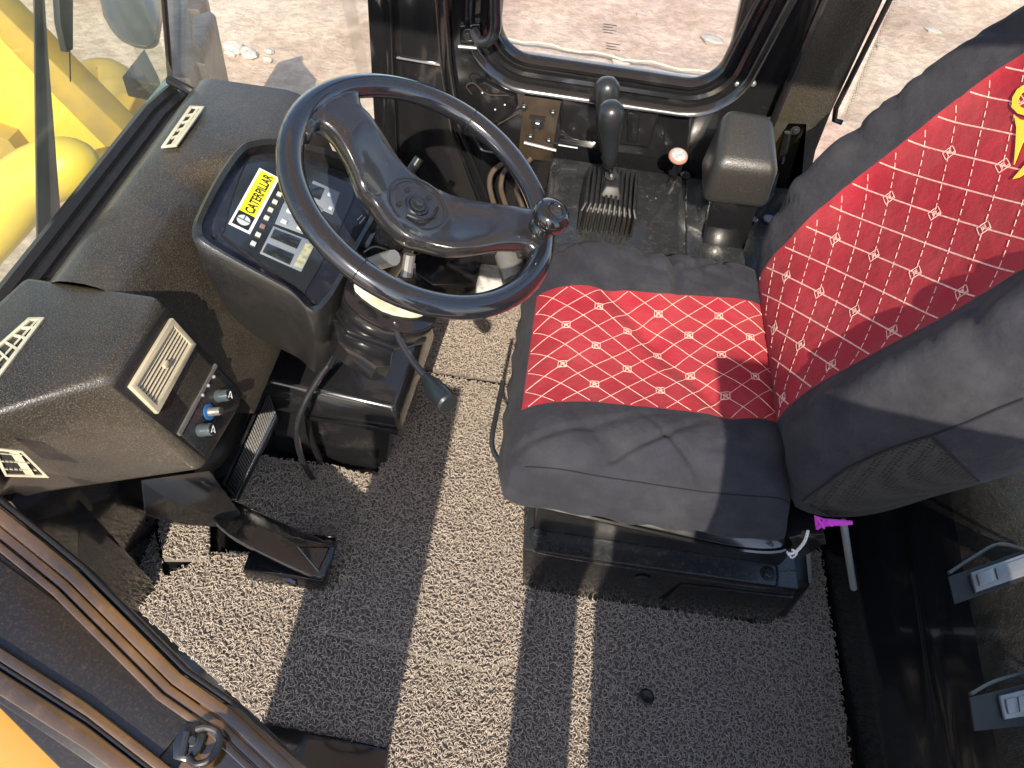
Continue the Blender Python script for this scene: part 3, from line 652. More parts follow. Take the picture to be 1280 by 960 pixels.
rings = [lo_, mid, top, top2, inn_, dep]
v0 = [p for r_ in rings for p in r_]
bd.add(v0, [[a * n + i, a * n + (i + 1) % n, (a + 1) * n + (i + 1) % n, (a + 1) * n + i] for a in range(len(rings) - 1) for i in range(n)] + [list(range(n))])
bd.build('pod_shell', M['pod'], pod, smooth=55)
MB().add([p - pN * .0205 for p in I_], [list(range(n))]).build('face_plate', M['face'], pod, smooth=0)
HF = -.0205                                                # depth of the face plate below the bezel
def pp(px, py, h): return pf(px, py, HF) + pN * h
def pprism(pxs, h0, h1): return MB().prism([pp(a, b, h0) for a, b in pxs], pN * (h1 - h0))
pl_ = smooth_path([pp(*p, .0002) for p in ((316, 196), (340, 200), (420, 214), (441, 232), (436, 262), (386, 356), (370, 360), (284, 300), (281, 288), (290, 250), (304, 212))], 4, True)
MB().prism(pl_, pN * .0018).build('cluster_plate', M['lcd'], pod, smooth=0)
MB().tube([p + pN * .0018 for p in pl_], .0009, 5, closed=True).build('plate_outline', M['rubber'], pod)
for p in ((322, 201), (268, 296), (392, 378)): screw(pp(*p, .001), pN, .0028, pod, 'bolt', 'screw', .0015)
# yellow name label
LA, LB, LC, LD = pp(323, 213, .0022), pp(348, 224, .0022), pp(312, 294, .0022), pp(284, 283, .0022)   # far-left, far-right, near-right, near-left
ex = (LA - LD).normalized(); ey = ex.cross(pN).normalized() * -1
Llen = (LA - LD).length; Lwid = (LC - LD).length
if (LD - LC).dot(ey) < 0: ey = -ey
def lp(x, y, h=0): return LC + ex * (x * Llen) + ey * (y * Lwid) + pN * h      # x along the reading direction, y up the letters
def lq(x0, y0, x1, y1, h0, h1): return MB().prism([lp(x0, y0, h0), lp(x1, y0, h0), lp(x1, y1, h0), lp(x0, y1, h0)], pN * (h1 - h0))
lab = lq(0, 0, 1, 1, 0, .0006).build('name_label', M['label_w'], pod, smooth=0)
lq(.255, .13, .975, .90, .0007, .0010).build('yellow_field', M['label_y'], lab, smooth=0)
lq(.03, .13, .255, .90, .0007, .0010).build('emblem_field', M['label_k'], lab, smooth=0)
def lcirc(cx, cy, r_, h, m, name):
    c = lp(cx, cy, h); MB().prism([c + ex * (r_ * math.cos(k * math.pi / 14)) + ey * (r_ * math.sin(k * math.pi / 14)) for k in range(28)], pN * .0002).build(name, m, lab, smooth=0)
er = .30 * Lwid
lcirc(.142, .515, er, .0011, M['btnblue'], 'emblem_disc')
eb = MB(); cE = lp(.142, .515, .0014)
def ebar(x0, y0, x1, y1):
    eb.prism([cE + ex * (a * er) + ey * (b * er) for a, b in ((x0, y0), (x1, y0), (x1, y1), (x0, y1))], pN * .0002)
ebar(-.08, -1.0, .08, 1.0); ebar(0.0, -.07, 1.0, .07)
eb.build('emblem_bars', M['label_k'], lab, smooth=0)
def text_mesh(txt, origin, X, Y, width, height, m, parent, name, off=.02, h=.0002):
    cu = bpy.data.curves.new(name, 'FONT'); cu.body = txt; cu.size = 1; cu.offset = off; cu.extrude = 0; cu.resolution_u = 3; cu.fill_mode = 'FRONT' if hasattr(cu, 'fill_mode') else 'BOTH'
    to = bpy.data.objects.new(name, cu); col.objects.link(to); dg = bpy.context.evaluated_depsgraph_get(); dg.update()
    me = bpy.data.meshes.new_from_object(to.evaluated_get(dg)); bpy.data.objects.remove(to)
    xs_ = [v.co.x for v in me.vertices]; ys_ = [v.co.y for v in me.vertices]; x0, x1, y0, y1 = min(xs_), max(xs_), min(ys_), max(ys_)
    o0 = origin_of(parent); me.name = name
    for v in me.vertices:
        v.co = origin + X * ((v.co.x - x0) / (x1 - x0) * width) + Y * ((v.co.y - y0) / (y1 - y0) * height) - o0
    me.materials.clear(); me.materials.append(m); o = bpy.data.objects.new(name, me); col.objects.link(o); o.parent = parent; return o
text_mesh("CATERPILLAR", lp(.275, .24, .0013), ex, ey, Llen * .68, Lwid * .46, M['label_k'], lab, 'lettering', off=.032)
# row of warning lamps
bits = [(356, 226), (353, 235), (348.5, 244.5), (343, 254), (337.5, 264), (332.5, 274), (327.5, 284.5), (322, 295), (316, 306)]
rowd = (pf(353, 235) - pf(316, 306)).normalized(); rowp = rowd.cross(pN).normalized()
for i, (a, b) in enumerate(bits):
    mm_ = M['btn'] if i not in (0, 6, 8) else (M['green'] if i == 0 else M['btnbrown'] if i == 6 else M['btnblue'])
    MB().box(pp(a, b, .0035), (.0078, .0068, .004), (rowp, rowd, pN)).build('warning_lamp', mm_, pod, bevel=.0006)
# grey button panels and displays
pprism([(353, 257), (364, 240), (386, 250), (404, 262), (395, 286), (378, 294), (343, 281)], .0022, .0034).build('button_panel', M['greypanel'], pod, bevel=.0005)
for (a, b, m) in ((361, 266, 'btnblue'), (354, 279, 'btnblue'), (374, 287, 'btn'), (383, 270, 'btnblue'), (386.5, 293, 'redbtn')):
    MB().box(pp(a, b, .0045), (.0095, .0075, .0035), (rowp, rowd, pN)).build('push_button', M[m], pod, bevel=.0006)
pprism([(341, 284), (394, 305), (376, 341), (324, 318)], .0022, .0034).build('display_panel', M['greypanel'], pod, bevel=.0005)
pprism([(342, 288), (376, 301), (370, 313), (337, 299)], .0036, .0048).build('display', M['lcd'], pod, bevel=.0008)
pprism([(333, 306), (367, 320), (361, 333), (327, 317)], .0036, .0048).build('display', M['lcd'], pod, bevel=.0008)
pprism([(381, 306), (392, 308), (377, 337), (366, 334)], .0036, .0040).build('print_strip', M['olive'], pod, smooth=0)
pprism([(391, 227), (424, 242), (415, 270), (398, 262), (380, 244)], .0022, .0034).build('display_panel', M['greypanel'], pod, bevel=.0005)
pprism([(388, 231), (405, 238), (399, 252), (382, 245)], .0036, .0048).build('display', M['lcd'], pod, bevel=.0008)
for p in ((411, 245), (412, 262)): MB().box(pp(*p, .004), (.006, .006, .002), (rowp, rowd, pN)).build('push_button', M['btnblue'], pod)
# switch pocket
pprism([(442, 284), (476, 276), (482, 300), (450, 316), (436, 306)], .001, .003).build('switch_pocket', M['dark'], pod)
pprism([(450, 300), (470, 294), (474, 304), (456, 312)], .003, .010).build('rocker_switch', M['greypanel'], pod, bevel=.001)
for p, q in (((446, 276), (452, 270)), ((449, 280), (456, 272))): MB().tube([pp(*p, .002), pp(*q, .002)], .0006, 4).build('switch_symbol', M['label_w'], pod)

# ================================================================ STEERING WHEEL
wC = V((-.170, .947, .788)); wN = V((.402, -.10, .91)).normalized()
sw = thing('steering_wheel', wC - wN * .05, "large glossy black two-spoke steering wheel with a spinner knob", 'steering wheel')
A_ = wN.cross(V((0, 1, 0))).normalized(); B_ = wN.cross(A_)
def wpt(ang, r_, h=0): return wC + A_ * (r_ * math.cos(ang)) + B_ * (r_ * math.sin(ang)) + wN * h
RIM = .2030
rim = MB()
def rimsec(u, v):
    s_ = .0190 * math.cos(v), .0170 * math.sin(v)
    return wpt(u, RIM + s_[0], s_[1])
rim.grid(rimsec, [i * 2 * math.pi / 128 for i in range(129)], [k * 2 * math.pi / 18 for k in range(19)])
rim.build('rim', M['rim'], sw, weld=True, smooth=180)
def wp(px, py, h=0): return atp(px, py, wC + wN * h, wN)
for (a, b) in ((456, 330), (598, 135)):
    p = wp(a, b) - wC; ang = math.atan2(p.dot(B_), p.dot(A_)); tan_ = (-A_ * math.sin(ang) + B_ * math.cos(ang))
    ring = MB(); cc = wpt(ang, RIM)
    ring.tube([cc + (wpt(ang, 1) - wC).normalized() * (.0193 * math.cos(t)) + wN * (.0173 * math.sin(t)) for t in [k * math.pi / 12 for k in range(24)]], .0009, 5, closed=True)
    ring.build('rim_joint', M['dark'], sw)
HS = .010
spx = [(380, 158), (392, 140), (404, 126), (420, 117), (446, 112), (448, 119), (452, 132), (468, 150), (496, 195), (524, 223), (553, 239), (588, 250), (652, 259), (668, 262), (690, 262), (692, 290), (683, 322), (676, 322), (672, 313), (659, 302), (630, 301), (600, 306), (567, 308), (538, 302), (512, 294), (489, 276), (470, 250), (455, 232), (445, 205), (434, 182), (421, 162), (405, 150), (396, 152), (388, 166)]
def dish(px, py):
    h = HS
    for _ in range(12):
        p = wp(px, py, h); q = p - wC; r_ = (q - wN * q.dot(wN)).length; h = HS - .050 * (1 - sst(.03, .15, r_))
    return wp(px, py, h)
def dishp(p):
    q = p - wC; f = q - wN * q.dot(wN); return wC + f + wN * (HS - .050 * (1 - sst(.03, .15, f.length)))
SP = smooth_path([dish(a, b) for a, b in spx], 3, True)
cS = wC
sp_ = MB(); nS = len(SP)
rings = [[p - wN * .030 + (cS - p) * .01 for p in SP], [p - wN * .012 for p in SP], [p - wN * .004 for p in SP], [p - wN * .001 + (wC - p).normalized() * .0 for p in SP]]
# casting: dished upper skin filled by a triangulated outline, rounded shoulders, skirt below
tb = bmesh.new(); ring0 = [tb.verts.new(p) for p in SP]; tb.faces.new(ring0)
bmesh.ops.triangulate(tb, faces=tb.faces[:])
for _ in range(3): bmesh.ops.subdivide_edges(tb, edges=[e for e in tb.edges if not e.is_boundary and e.calc_length() > .012], cuts=1)
bmesh.ops.triangulate(tb, faces=tb.faces[:])
for v in tb.verts:
    if not v.is_boundary: v.co = dishp(v.co) + wN * .004
tb.verts.ensure_lookup_table(); tb.verts.index_update()
sp_.add([v.co.copy() for v in tb.verts], [[v.index for v in f.verts] for f in tb.faces]); tb.free()
gc = sum(SP, V((0, 0, 0))) / nS
def outn(i):
    t = (SP[(i + 1) % nS] - SP[i - 1]).normalized(); return t.cross(wN).normalized()
sg = 1 if sum((SP[i] - gc).dot(outn(i)) for i in range(nS)) > 0 else -1
rr_ = [SP] + [[SP[i] + outn(i) * sg * o_ - wN * d_ for i in range(nS)] for o_, d_ in ((.002, .0015), (.0035, .005), (.0035, .018), (.000, .030), (-.006, .034))]
vv = [p for r_ in rr_ for p in r_]
sp_.add(vv, [[a * nS + i, a * nS + (i + 1) % nS, (a + 1) * nS + (i + 1) % nS, (a + 1) * nS + i] for a in range(len(rr_) - 1) for i in range(nS)])
sp_.build('spokes', M['spoke'], sw, weld=True, smooth=70)
hb = wC + wN * (HS - .045)
MB().lathe([(.046, -.05), (.052, -.03), (.054, -.01), (.053, .002), (.050, .0035), (.0485, .0035), (.0475, -.001), (.0465, -.001), (.0455, .003), (.0435, .003), (.042, -.004), (.0, -.004)], hb, wN, 40).build('hub', M['spoke'], sw, smooth=30)
MB().lathe([(.041, -.003), (.0405, -.0015), (.020, -.0015), (.018, .001), (.014, .001), (.012, -.001), (.0, -.001)], hb, wN, 36).build('hub_plate', M['gloss_clean'], sw, smooth=30)
screw(hb + wN * .0, wN, .0085, sw, 'bolt', 'hub_nut', .009)
for k in range(5):
    a = k * 1.256 + .5; c = hb + A_ * (.030 * math.cos(a)) + B_ * (.030 * math.sin(a))
    MB().lathe([(.0042, -.001), (.0042, .0025), (.002, .0028), (.002, .001)], c, wN, 10).build('hub_boss', M['bolt'], sw)
MB().tube(smooth_path([hb + A_ * .010 + B_ * .03 + wN * .002, hb + A_ * -.012 + B_ * .028 + wN * .004, hb - A_ * .026 + B_ * .012 + wN * .003, hb - A_ * .03 - B_ * .012 + wN * .003]), .0022, 6).build('hub_wire', M['rubber'], sw)
# spinner knob
kb = wp(672, 290, .008)
kn = MB().lathe([(.017, -.006), (.020, .004), (.020, .014), (.017, .018), (.016, .021), (.022, .025), (.028, .032), (.0305, .040), (.0295, .048), (.025, .055), (.0165, .0585), (.0135, .058), (.012, .055), (.0, .055)], kb, wN, 28).build('spinner_knob', M['gloss_clean'], sw, smooth=60)
screw(kb + wN * .0548, wN, .0075, kn, 'steel', 'knob_bolt', .005)

# ================================================================ STEERING COLUMN AND PEDESTAL
sc = thing('steering_column', (-.33, 1.02, .0), "black steering column on a boxy glossy pedestal with worn cream foam cap", 'steering column')
pd1 = MB().frustum([(-.51, .945, 0), (-.255, .945, 0), (-.255, 1.22, 0), (-.51, 1.22, 0)], [(-.49, .945, .225), (-.235, .945, .215), (-.22, 1.20, .24), (-.49, 1.20, .24)])
pd1.build('pedestal_base', M['gloss'], sc, bevel=.006)
MB().frustum([(-.485, .905, .22), (-.205, .898, .22), (-.185, 1.18, .22), (-.485, 1.19, .22)], [(-.48, .915, .315), (-.215, .905, .295), (-.20, 1.17, .295), (-.48, 1.18, .33)]).build('pedestal_top', M['gloss'], sc, bevel=.014, seg=3)
MB().prism([(-.40, .90, .235), (-.212, .895, .235), (-.212, .895, .226), (-.40, .90, .226)], (0, -.003, 0)).build('trim_edge', M['gloss_clean'], sc)
screw(at(469, 441, z=.31), (0.05, 0, 1), .011, sc, h=.009)
for p in ((403, 577), (404, 540)): screw(at(*p, y=.944), (0, -1, 0), .006, sc)
ax = -wN
MB().lathe([(.034, .085), (.034, .12), (.034, .16), (.034, .46)], wC, ax, 24).build('column_tube', M['gloss_clean'], sc)
MB().tube([at(462, 332, z=.70), at(478, 326, z=.72), at(492, 322, z=.74)], .012, 10).build('shaft_sleeve', M['brushed'], sc)
MB().tube([at(512, 318, z=.73), at(508, 345, z=.70)], .009, 10).build('shaft_sleeve', M['brushed'], sc)
# switch housing with the foam cap: half-round plates under the wheel
hN = V((.30, -.10, .95)).normalized(); hP = at(490, 375, z=.63)
def hp(px, py, h=0): return atp(px, py, hP, hN) + hN * h
hou = smooth_path([hp(*p) for p in ((440, 345), (470, 355), (520, 376), (543, 392), (540, 408), (505, 416), (462, 402), (430, 374))], 4, True)
MB().prism([p - hN * .035 for p in hou], hN * .030).build('switch_housing', M['gloss'], sc, bevel=.003)
MB().prism([p - hN * .003 for p in hou], hN * .006).build('housing_plate', M['gloss_clean'], sc, bevel=.002)
fo = smooth_path([hp(*p, .004) for p in ((446, 350), (458, 350), (490, 364), (526, 384), (529, 396), (512, 400), (477, 392), (443, 367))], 3, True)
MB().prism(fo, hN * .005).build('foam_cap', M['foam'], sc, bevel=.002)
MB().prism([hp(*p, -.045) for p in ((430, 352), (520, 372), (545, 392), (540, 412), (500, 420), (440, 398), (424, 376))], hN * .012).build('housing_bracket', M['gloss_clean'], sc, bevel=.002, smooth=20)
MB().prism([hp(*p, -.09) for p in ((424, 380), (500, 420), (498, 440), (480, 440), (430, 408))], hN * .045).build('lower_bracket', M['gloss'], sc, bevel=.002, smooth=20)
# signal stalk
st = MB().tube(smooth_path([hp(494, 404, .0), at(500, 425, z=.61), at(515, 450, z=.605), at(538, 478, z=.61)], 6), [.0065] + [.0055] * 18, 10).build('signal_stalk', M['pipe'], sc)
kA = at(532, 472, z=.612); kB = at(561, 506, z=.622); kd = (kB - kA)
MB().lathe([(.008, 0), (.011, .012), (.0145, .024), (.0165, kd.length * .7), (.0165, kd.length * .95), (.014, kd.length)], kA, kd, 20).build('stalk_knob', M['grip'], st)
# tilt lever behind the wheel
tl = MB().tube([at(508, 222, z=.66), at(524, 198, z=.69)], .0085, 12).build('tilt_lever', M['grip'], sc)
MB().tube(smooth_path([at(455, 315, z=.70), at(470, 308, z=.71), at(495, 316, z=.71), at(520, 318, z=.70), at(527, 312, z=.70)]), .0016, 6).build('loose_wire', M['rubber'], sc)
MB().tube(smooth_path([at(450, 330, z=.66), at(432, 352, z=.62), at(428, 388, z=.58), at(445, 405, z=.56)]), .003, 6).build('loose_wire', M['rubber'], sc)
# black cable with clevis down the pedestal
cb = thing('control_cable', (-.35, .85, 0), "black sheathed cable bending from the column down to the mat", 'cable')
MB().tube(smooth_path([at(427, 425, z=.47), at(415, 448, z=.44), at(400, 470, z=.40), at(380, 505, z=.33), at(371, 540, z=.24), at(378, 575, z=.12), at(392, 600, z=.02)]), .0065, 10).build('sheath', M['pipe'], cb)
MB().tube([at(427, 425, z=.47), at(408, 456, z=.43)], [.010, .012], 10).build('end_fitting', M['rubber'], cb)
MB().tube(smooth_path([at(422, 422, z=.48), at(424, 412, z=.49), at(436, 412, z=.49), at(436, 424, z=.48), at(428, 430, z=.47)]), .004, 8).build('clevis', M['pipe'], cb)
MB().tube(smooth_path([at(384, 515, z=.22), at(388, 545, z=.15), at(400, 575, z=.05)]), .007, 10).build('sheath', M['rubber'], cb)

# ================================================================ PEDALS
M['padmetal'] = mat('dusty_pedal_paint', (0.010, 0.010, 0.009), 0.14, coat=0.8, bump=(40, .3, .003), dust=(22, (0.22, 0.17, 0.12), 0.52, 0.8, 0.35))
bp = thing('brake_pedal', (-.42, .7, 0), "big flat dusty black pedal with a triangular tread tip beside the mat", 'pedal')
pedN = V((.25, -.15, .95)).normalized(); peP = at(340, 675, z=.13)
def pe(px, py, h=0): return atp(px, py, peP, pedN) + pedN * h
padm = smooth_path([pe(*p) for p in ((264, 642), (270, 628), (290, 625), (345, 650), (412, 678), (418, 690), (410, 710), (398, 722), (340, 698), (285, 668))], 4, True)
pad = MB().prism([p - pedN * .014 for p in padm], pedN * .014).build('pedal_pad', M['gloss'], bp, bevel=.005, seg=3)
pad.data.materials[0] = M['padmetal']
tri = [pe(372, 684, .001), pe(412, 684, .001), pe(398, 714, .001)]
MB().tube([tri[0].lerp(tri[1], .0), tri[1], tri[2]], .0028, 6, closed=True).build('tread_triangle', M['gloss_clean'], pad)
MB().box(at(360, 712, z=.045), (.16, .05, .05)).build('pedal_bracket', M['gloss'], bp, bevel=.006)
MB().tube([at(352, 718, z=.05), at(372, 728, z=.05)], .011, 10).build('pivot_pin', M['gloss_clean'], bp)
MB().box(at(400, 700, z=.03), (.05, .09, .05)).build('pedal_bracket', M['gloss_clean'], bp, bevel=.006)
# ribbed treadle
rt = thing('ribbed_treadle', (-.55, .9, .05), "narrow ribbed rubber pedal strip running beside the pedestal", 'pedal')
def tr(px, py): return at(px, py, z=.17 + (600 - py) * .0009)
t4 = [tr(336, 486), tr(347, 520), tr(296, 622), tr(283, 606)]
MB().prism(t4, (0, 0, -.02)).build('treadle_plate', M['gloss'], rt, bevel=.003)
rb_ = MB()
for i in range(30):
    t = (i + .5) / 30; p = t4[0].lerp(t4[3], t); q = t4[1].lerp(t4[2], t); d = (t4[3] - t4[0]).normalized() * .0045
    p2, q2 = p.lerp(q, .12), p.lerp(q, .88); rb_.prism([p2 + V((0, 0, .001)), q2 + V((0, 0, .001)), q2 + d + V((0, 0, .001)), p2 + d + V((0, 0, .001))], (0, 0, .004))
rb_.build('rubber_ribs', M['rubber'], rt, smooth=0)
MB().tube([t4[0] + V((-.004, 0, .003)), t4[3] + V((-.004, 0, .003)), t4[2] + V((0, -.004, .003))], .003, 6).build('edge_strip', M['gloss'], rt)
# accelerator / scuffed plate behind the wheel
wpz = thing('scuffed_plate', (-.1, 1.5, .1), "scuffed white tread plate on the floor seen under the steering wheel", 'floor plate')
MB().prism([at(603, 314, z=.06), at(632, 312, z=.06), at(628, 358, z=.06), at(594, 362, z=.06)], (0, 0, -.03)).build('plate', M['whiteplate'], wpz, bevel=.002)
MB().prism([at(520, 322, z=.10), at(604, 312, z=.10), at(596, 355, z=.10), at(540, 356, z=.10), at(518, 340, z=.10)], (0, 0, -.05)).build('black_plate', M['gloss'], wpz, bevel=.004)
MB().tube([at(635, 318, z=.2), at(645, 352, z=.18)], .035, 14).build('roller', M['brushed'], wpz)
MB().tube([at(656, 300, z=.24), at(662, 322, z=.22)], .032, 14).build('roller', M['console'], wpz)

# ================================================================ SEAT
M['seam'] = mat('dark_seam_thread', (0.006,0.006,0.008), 0.95)
seat = thing('driver_seat', (.33, .97, 0), "driver seat in charcoal cloth cover with red stitched panels on a black steel base", 'seat')
def ncl(vals, extra):
    vals = sorted(set([round(v, 5) for v in vals] + extra)); out = []
    for v in vals:
        if out and abs(v - out[-1]) < .004 and v not in extra: continue
        out.append(v)
    return out
NU = 170
us_ = ncl([math.sin(math.pi / 2 * (i / NU * 2 - 1)) for i in range(NU + 1)], [-.91])
ts_ = ncl([math.sin(math.pi / 2 * (i / NU * 2 - 1)) for i in range(NU + 1)], [-.53, .42])
def wr(p, sc_, amp): return amp * noise.noise(V(p) * sc_)
def ridge(p, sc_, amp, ang=0.0, stretch=4):
    x = p[0] * math.cos(ang) + p[1] * math.sin(ang); y = -p[0] * math.sin(ang) + p[1] * math.cos(ang)
    q = noise.noise(V((x * sc_, y * sc_ / stretch, p[2] * 3))); return amp * max(0, 1 - abs(q) * 7)
def CS(s, t):
    x = .252 + .252 * s * (1 - .06 * t ** 6); y = 1.002 + .308 * t * (1 - .04 * s ** 6) + .03 * s * (1 - t * t) - .012
    e = max(0, 1 - abs(s) ** 8) ** .5 * max(0, 1 - abs(t) ** 7) ** .5
    z = .395 + .105 * e
    z += .016 * math.exp(-((abs(t) - .72) / .2) ** 2) * e * (.35 + .65 * sst(-1, -.5, s)) - .016 * math.exp(-(s * s / .35 + t * t / .16)) + .006 * (1 - s) * e - .02 * math.exp(-((s + 1) / .3) ** 2) * e
    big = noise.noise(V((x * 6, y * 6, 2.2)))
    z += .004 * big * e + .0025 * noise.noise(V((x * 16, y * 16, 7))) * e
    k = sst(.45, .8, abs(t))
    z -= (ridge((x, y, .3), 12, .011, 1.2 if t > 0 else .9, 5) + ridge((x, y, .8), 17, .008, .3 if t > 0 else 1.7, 6) + ridge((x, y, 1.5), 9, .010, 2.2, 5)) * k * e * (1 - sst(.82, .96, abs(t)))
    # a broad diagonal fold over the red panel
    d = (x - .30) * .78 + (y - .93) * .62; z -= .010 * math.exp(-(d / .022) ** 2) * e * (1 - sst(.5, .9, abs(t)))
    if t > .3: z -= .012 * math.exp(-((x - .285 + .1 * (y - 1.2)) / .010) ** 2) * e * sst(.35, .6, t)
    return V((x, y, z))
G = [[CS(s, t) for t in ts_] for s in us_]
# hem rings
ns, ntt = len(us_), len(ts_)
cov = MB(); redm = MB()
def addcell(mb, P4): mb.add(P4, [[0, 1, 2, 3]])
tn, tf, sf = -.53, .42, -.91
for i in range(ns - 1):
    for j in range(ntt - 1):
        P4 = [G[i][j], G[i + 1][j], G[i + 1][j + 1], G[i][j + 1]]
        red = us_[i] >= sf - 1e-6 and ts_[j] >= tn - 1e-6 and ts_[j + 1] <= tf + 1e-6
        addcell(redm if red else cov, P4)
loop = [(i, 0) for i in range(ns)] + [(ns - 1, j) for j in range(1, ntt)] + [(i, ntt - 1) for i in range(ns - 2, -1, -1)] + [(0, j) for j in range(ntt - 2, 0, -1)]
ccen = V((.25, .97, 0))
def hem(p, k):
    out = V((p.x - ccen.x, p.y - ccen.y, 0)); a = math.atan2(out.y, out.x)
    q = V((p.x, p.y, 0)) + out.normalized() * ((.006 if k == 1 else -.002 if k == 2 else -.02) + .003 * math.sin(a * 23 + k))
    q.z = .400 - (.014, .028, .040)[k - 1] + .003 * math.sin(a * 9) - .012 * max(0, -math.sin(a)) * (k - 1) * .3; return q
prev = [G[i][j] for i, j in loop]
for k in (1, 2, 3):
    cur = [hem(G[i][j], k) for i, j in loop]
    for a in range(len(loop)):
        b = (a + 1) % len(loop); addcell(cov, [prev[a], prev[b], cur[b], cur[a]])
    prev = cur
cov.build('cushion_cover', M['fabric'], seat, weld=True, smooth=180)
redm.build('cushion_panel', M['red'], seat, weld=True, smooth=180)
# piping seam round the cushion
sm = [CS(-.93, t) for t in [k / 20 for k in range(-17, 18)]]
MB().tube([CS(s, -.935 + .03 * abs(s) ** 3) + V((0, -.0005, .001)) for s in [k / 30 for k in range(-26, 30)]], .0011, 5).build('side_seam', M['seam'], seat)

def stitching(surf, region, dx, dy, name, parent, offs=(0, 0), w1=.00062, w2=.00062, dash2=False, embl=.0072, wob=.002):
    """thread laid on the cloth: two families of crossing lines and small square emblems on every second crossing"""
    a0, a1, b0, b1 = region; mb = MB()
    def S(a, b):
        p = surf(a, b); e = .0015; u = surf(a + e, b) - p; v = surf(a, b + e) - p; n = u.cross(v).normalized()
        if n.z < 0: n = -n
        return p, n
    def strip(pts, wd, dash=False):
        q = [S(a, b) for a, b in pts]; vs = []; fs = []
        for i, (p, n) in enumerate(q):
            t = (q[min(i + 1, len(q) - 1)][0] - q[max(i - 1, 0)][0]).normalized(); sd = t.cross(n).normalized()
            vs += [p + sd * wd + n * .0003, p + n * .0012, p - sd * wd + n * .0003]
        for i in range(len(q) - 1):
            if dash and i % 3 == 2: continue
            for k in (0, 1): fs.append([i * 3 + k, i * 3 + k + 1, i * 3 + 4 + k, i * 3 + 3 + k])
        mb.add(vs, fs)
    Kmax = 40
    for fam in (1, -1):
        for k in range(-Kmax, Kmax):
            c = k * .5; pts = []
            # X/dx + fam*Y/dy = c
            steps = 260
            for i in range(steps + 1):
                a = a0 + (a1 - a0) * i / steps; X = (a - offs[0]) / dx; Y = (c - X) * fam; b = Y * dy + offs[1] + wob * math.sin(a * 40 + k)
                if b0 <= b <= b1: pts.append((a, b))
                elif pts:
                    if len(pts) > 2: strip(pts, w1 if fam == 1 else w2, dash2 and fam == -1)
                    pts = []
            if len(pts) > 2: strip(pts, w1 if fam == 1 else w2, dash2 and fam == -1)
    for i in range(-14, 15):
        for j in range(-14, 15):
            for h_ in (0, .5):
                a = (i + h_) * dx + offs[0]; b = (j + h_) * dy + offs[1]; e = embl
                if not (a0 + e < a < a1 - e and b0 + e < b < b1 - e): continue
                for poly in ([(-1, -1), (1, -1), (1, 1), (-1, 1), (-1, -1)], [(-.35, -1), (-.35, .45), (.35, .45), (.35, 0), (-.35, 0)], [(.35, 0), (.35, -.6), (1, -.6)]):
                    pts = []
                    for (p, q) in zip(poly[:-1], poly[1:]):
                        for k in range(4):
                            t = k / 3; pts.append((a + e * (p[0] + (q[0] - p[0]) * t), b + e * (p[1] + (q[1] - p[1]) * t)))
                    # avoid zero-length repeats
                    pts2 = [pts[0]] + [pts[m] for m in range(1, len(pts)) if (V((*pts[m], 0)) - V((*pts[m - 1], 0))).length > 1e-6]
                    strip(pts2, .0008)
    o = mb.build(name, M['stitch'], parent, smooth=180); stuff(o); return o
def csurf(a, b): return CS(a, b)
# in (s,t) units
stitching(lambda a, b: CS(a / .252, b / .308), (sf * .252 + .003, .95 * .252, tn * .308 + .002, tf * .308 - .002), .115, .098, 'stitching', seat, offs=(-.055, .03))

# ---- backrest
Lb = V((.48, 0, .877)).normalized(); Nb = V((-.877, 0, .48)).normalized(); Wb = V((0, 1, 0))
Ob = V((.516, 1.022, .452))
def BS(w_, h, side=1):
    """w_ -1..1 across, h metres up the back, side +1 front, -1 rear"""
    hw = .300 + .028 * sst(.05, .35, h) - .03 * sst(.55, .85, h)
    if w_ < 0: hw += .030
    e = max(0, 1 - abs(w_) ** 7) ** .5
    lo = max(0.0, 1 - max(0, (.12 - h) / .15) ** 2.5) ** .5; hi = max(0.0, 1 - max(0, (h - .68) / .14) ** 3) ** .5
    d = .105 * e * lo * hi
    if side > 0:
        d += .075 * math.exp(-((abs(w_) - .82) / .2) ** 2) * e * lo * hi * sst(-.02, .2, h) * (1 - .5 * sst(.4, .7, h)) - .012 * math.exp(-(w_ / .4) ** 2) * lo
        k = sst(.5, .75, abs(w_)) * (1 - .75 * sst(.8, .95, w_))
        d += e * (.004 * noise.noise(V((w_ * 2, h * 8, 4))) + k * .006 * noise.noise(V((w_ * 4, h * 14, 9))) - (ridge((w_ * .3, h, .5), 11, 0.008, .5, 5) + ridge((w_ * .3, h, 1.1), 8, 0.009, 1.9, 5) + ridge((w_ * .3, h, 2.1), 16, 0.005, 1.2, 5)) * k)
    else: d = -d * 1.45
    hw *= (1 - .12 * (1 - lo)) 
    y = w_ * hw + .005 * noise.noise(V((h * 7, d * 9, 1))) * abs(w_)
    return Ob + Wb * y + Lb * h + Nb * d
ws_ = ncl([math.sin(math.pi / 2 * (i / 90 * 2 - 1)) for i in range(91)], [-.56, .58])
hs_ = [-.03, -.025, -.015] + [-.01 + i * .011 for i in range(75)] + [.815, .82]
FG = [[BS(w_, h, 1) for h in hs_] for w_ in ws_]; RG = [[BS(w_, h, -1) for h in hs_] for w_ in ws_]
bc = MB(); br_ = MB(); bmh = MB()
def pix(p):
    d = p - CAM; z = d.dot(FW); return 640 + FPX * d.dot(RT) / z, 480 - FPX * d.dot(UP) / z
meshpoly = [(1003, 626), (1060, 585), (1110, 562), (1163, 545), (1236, 612), (1180, 640), (1062, 656)]
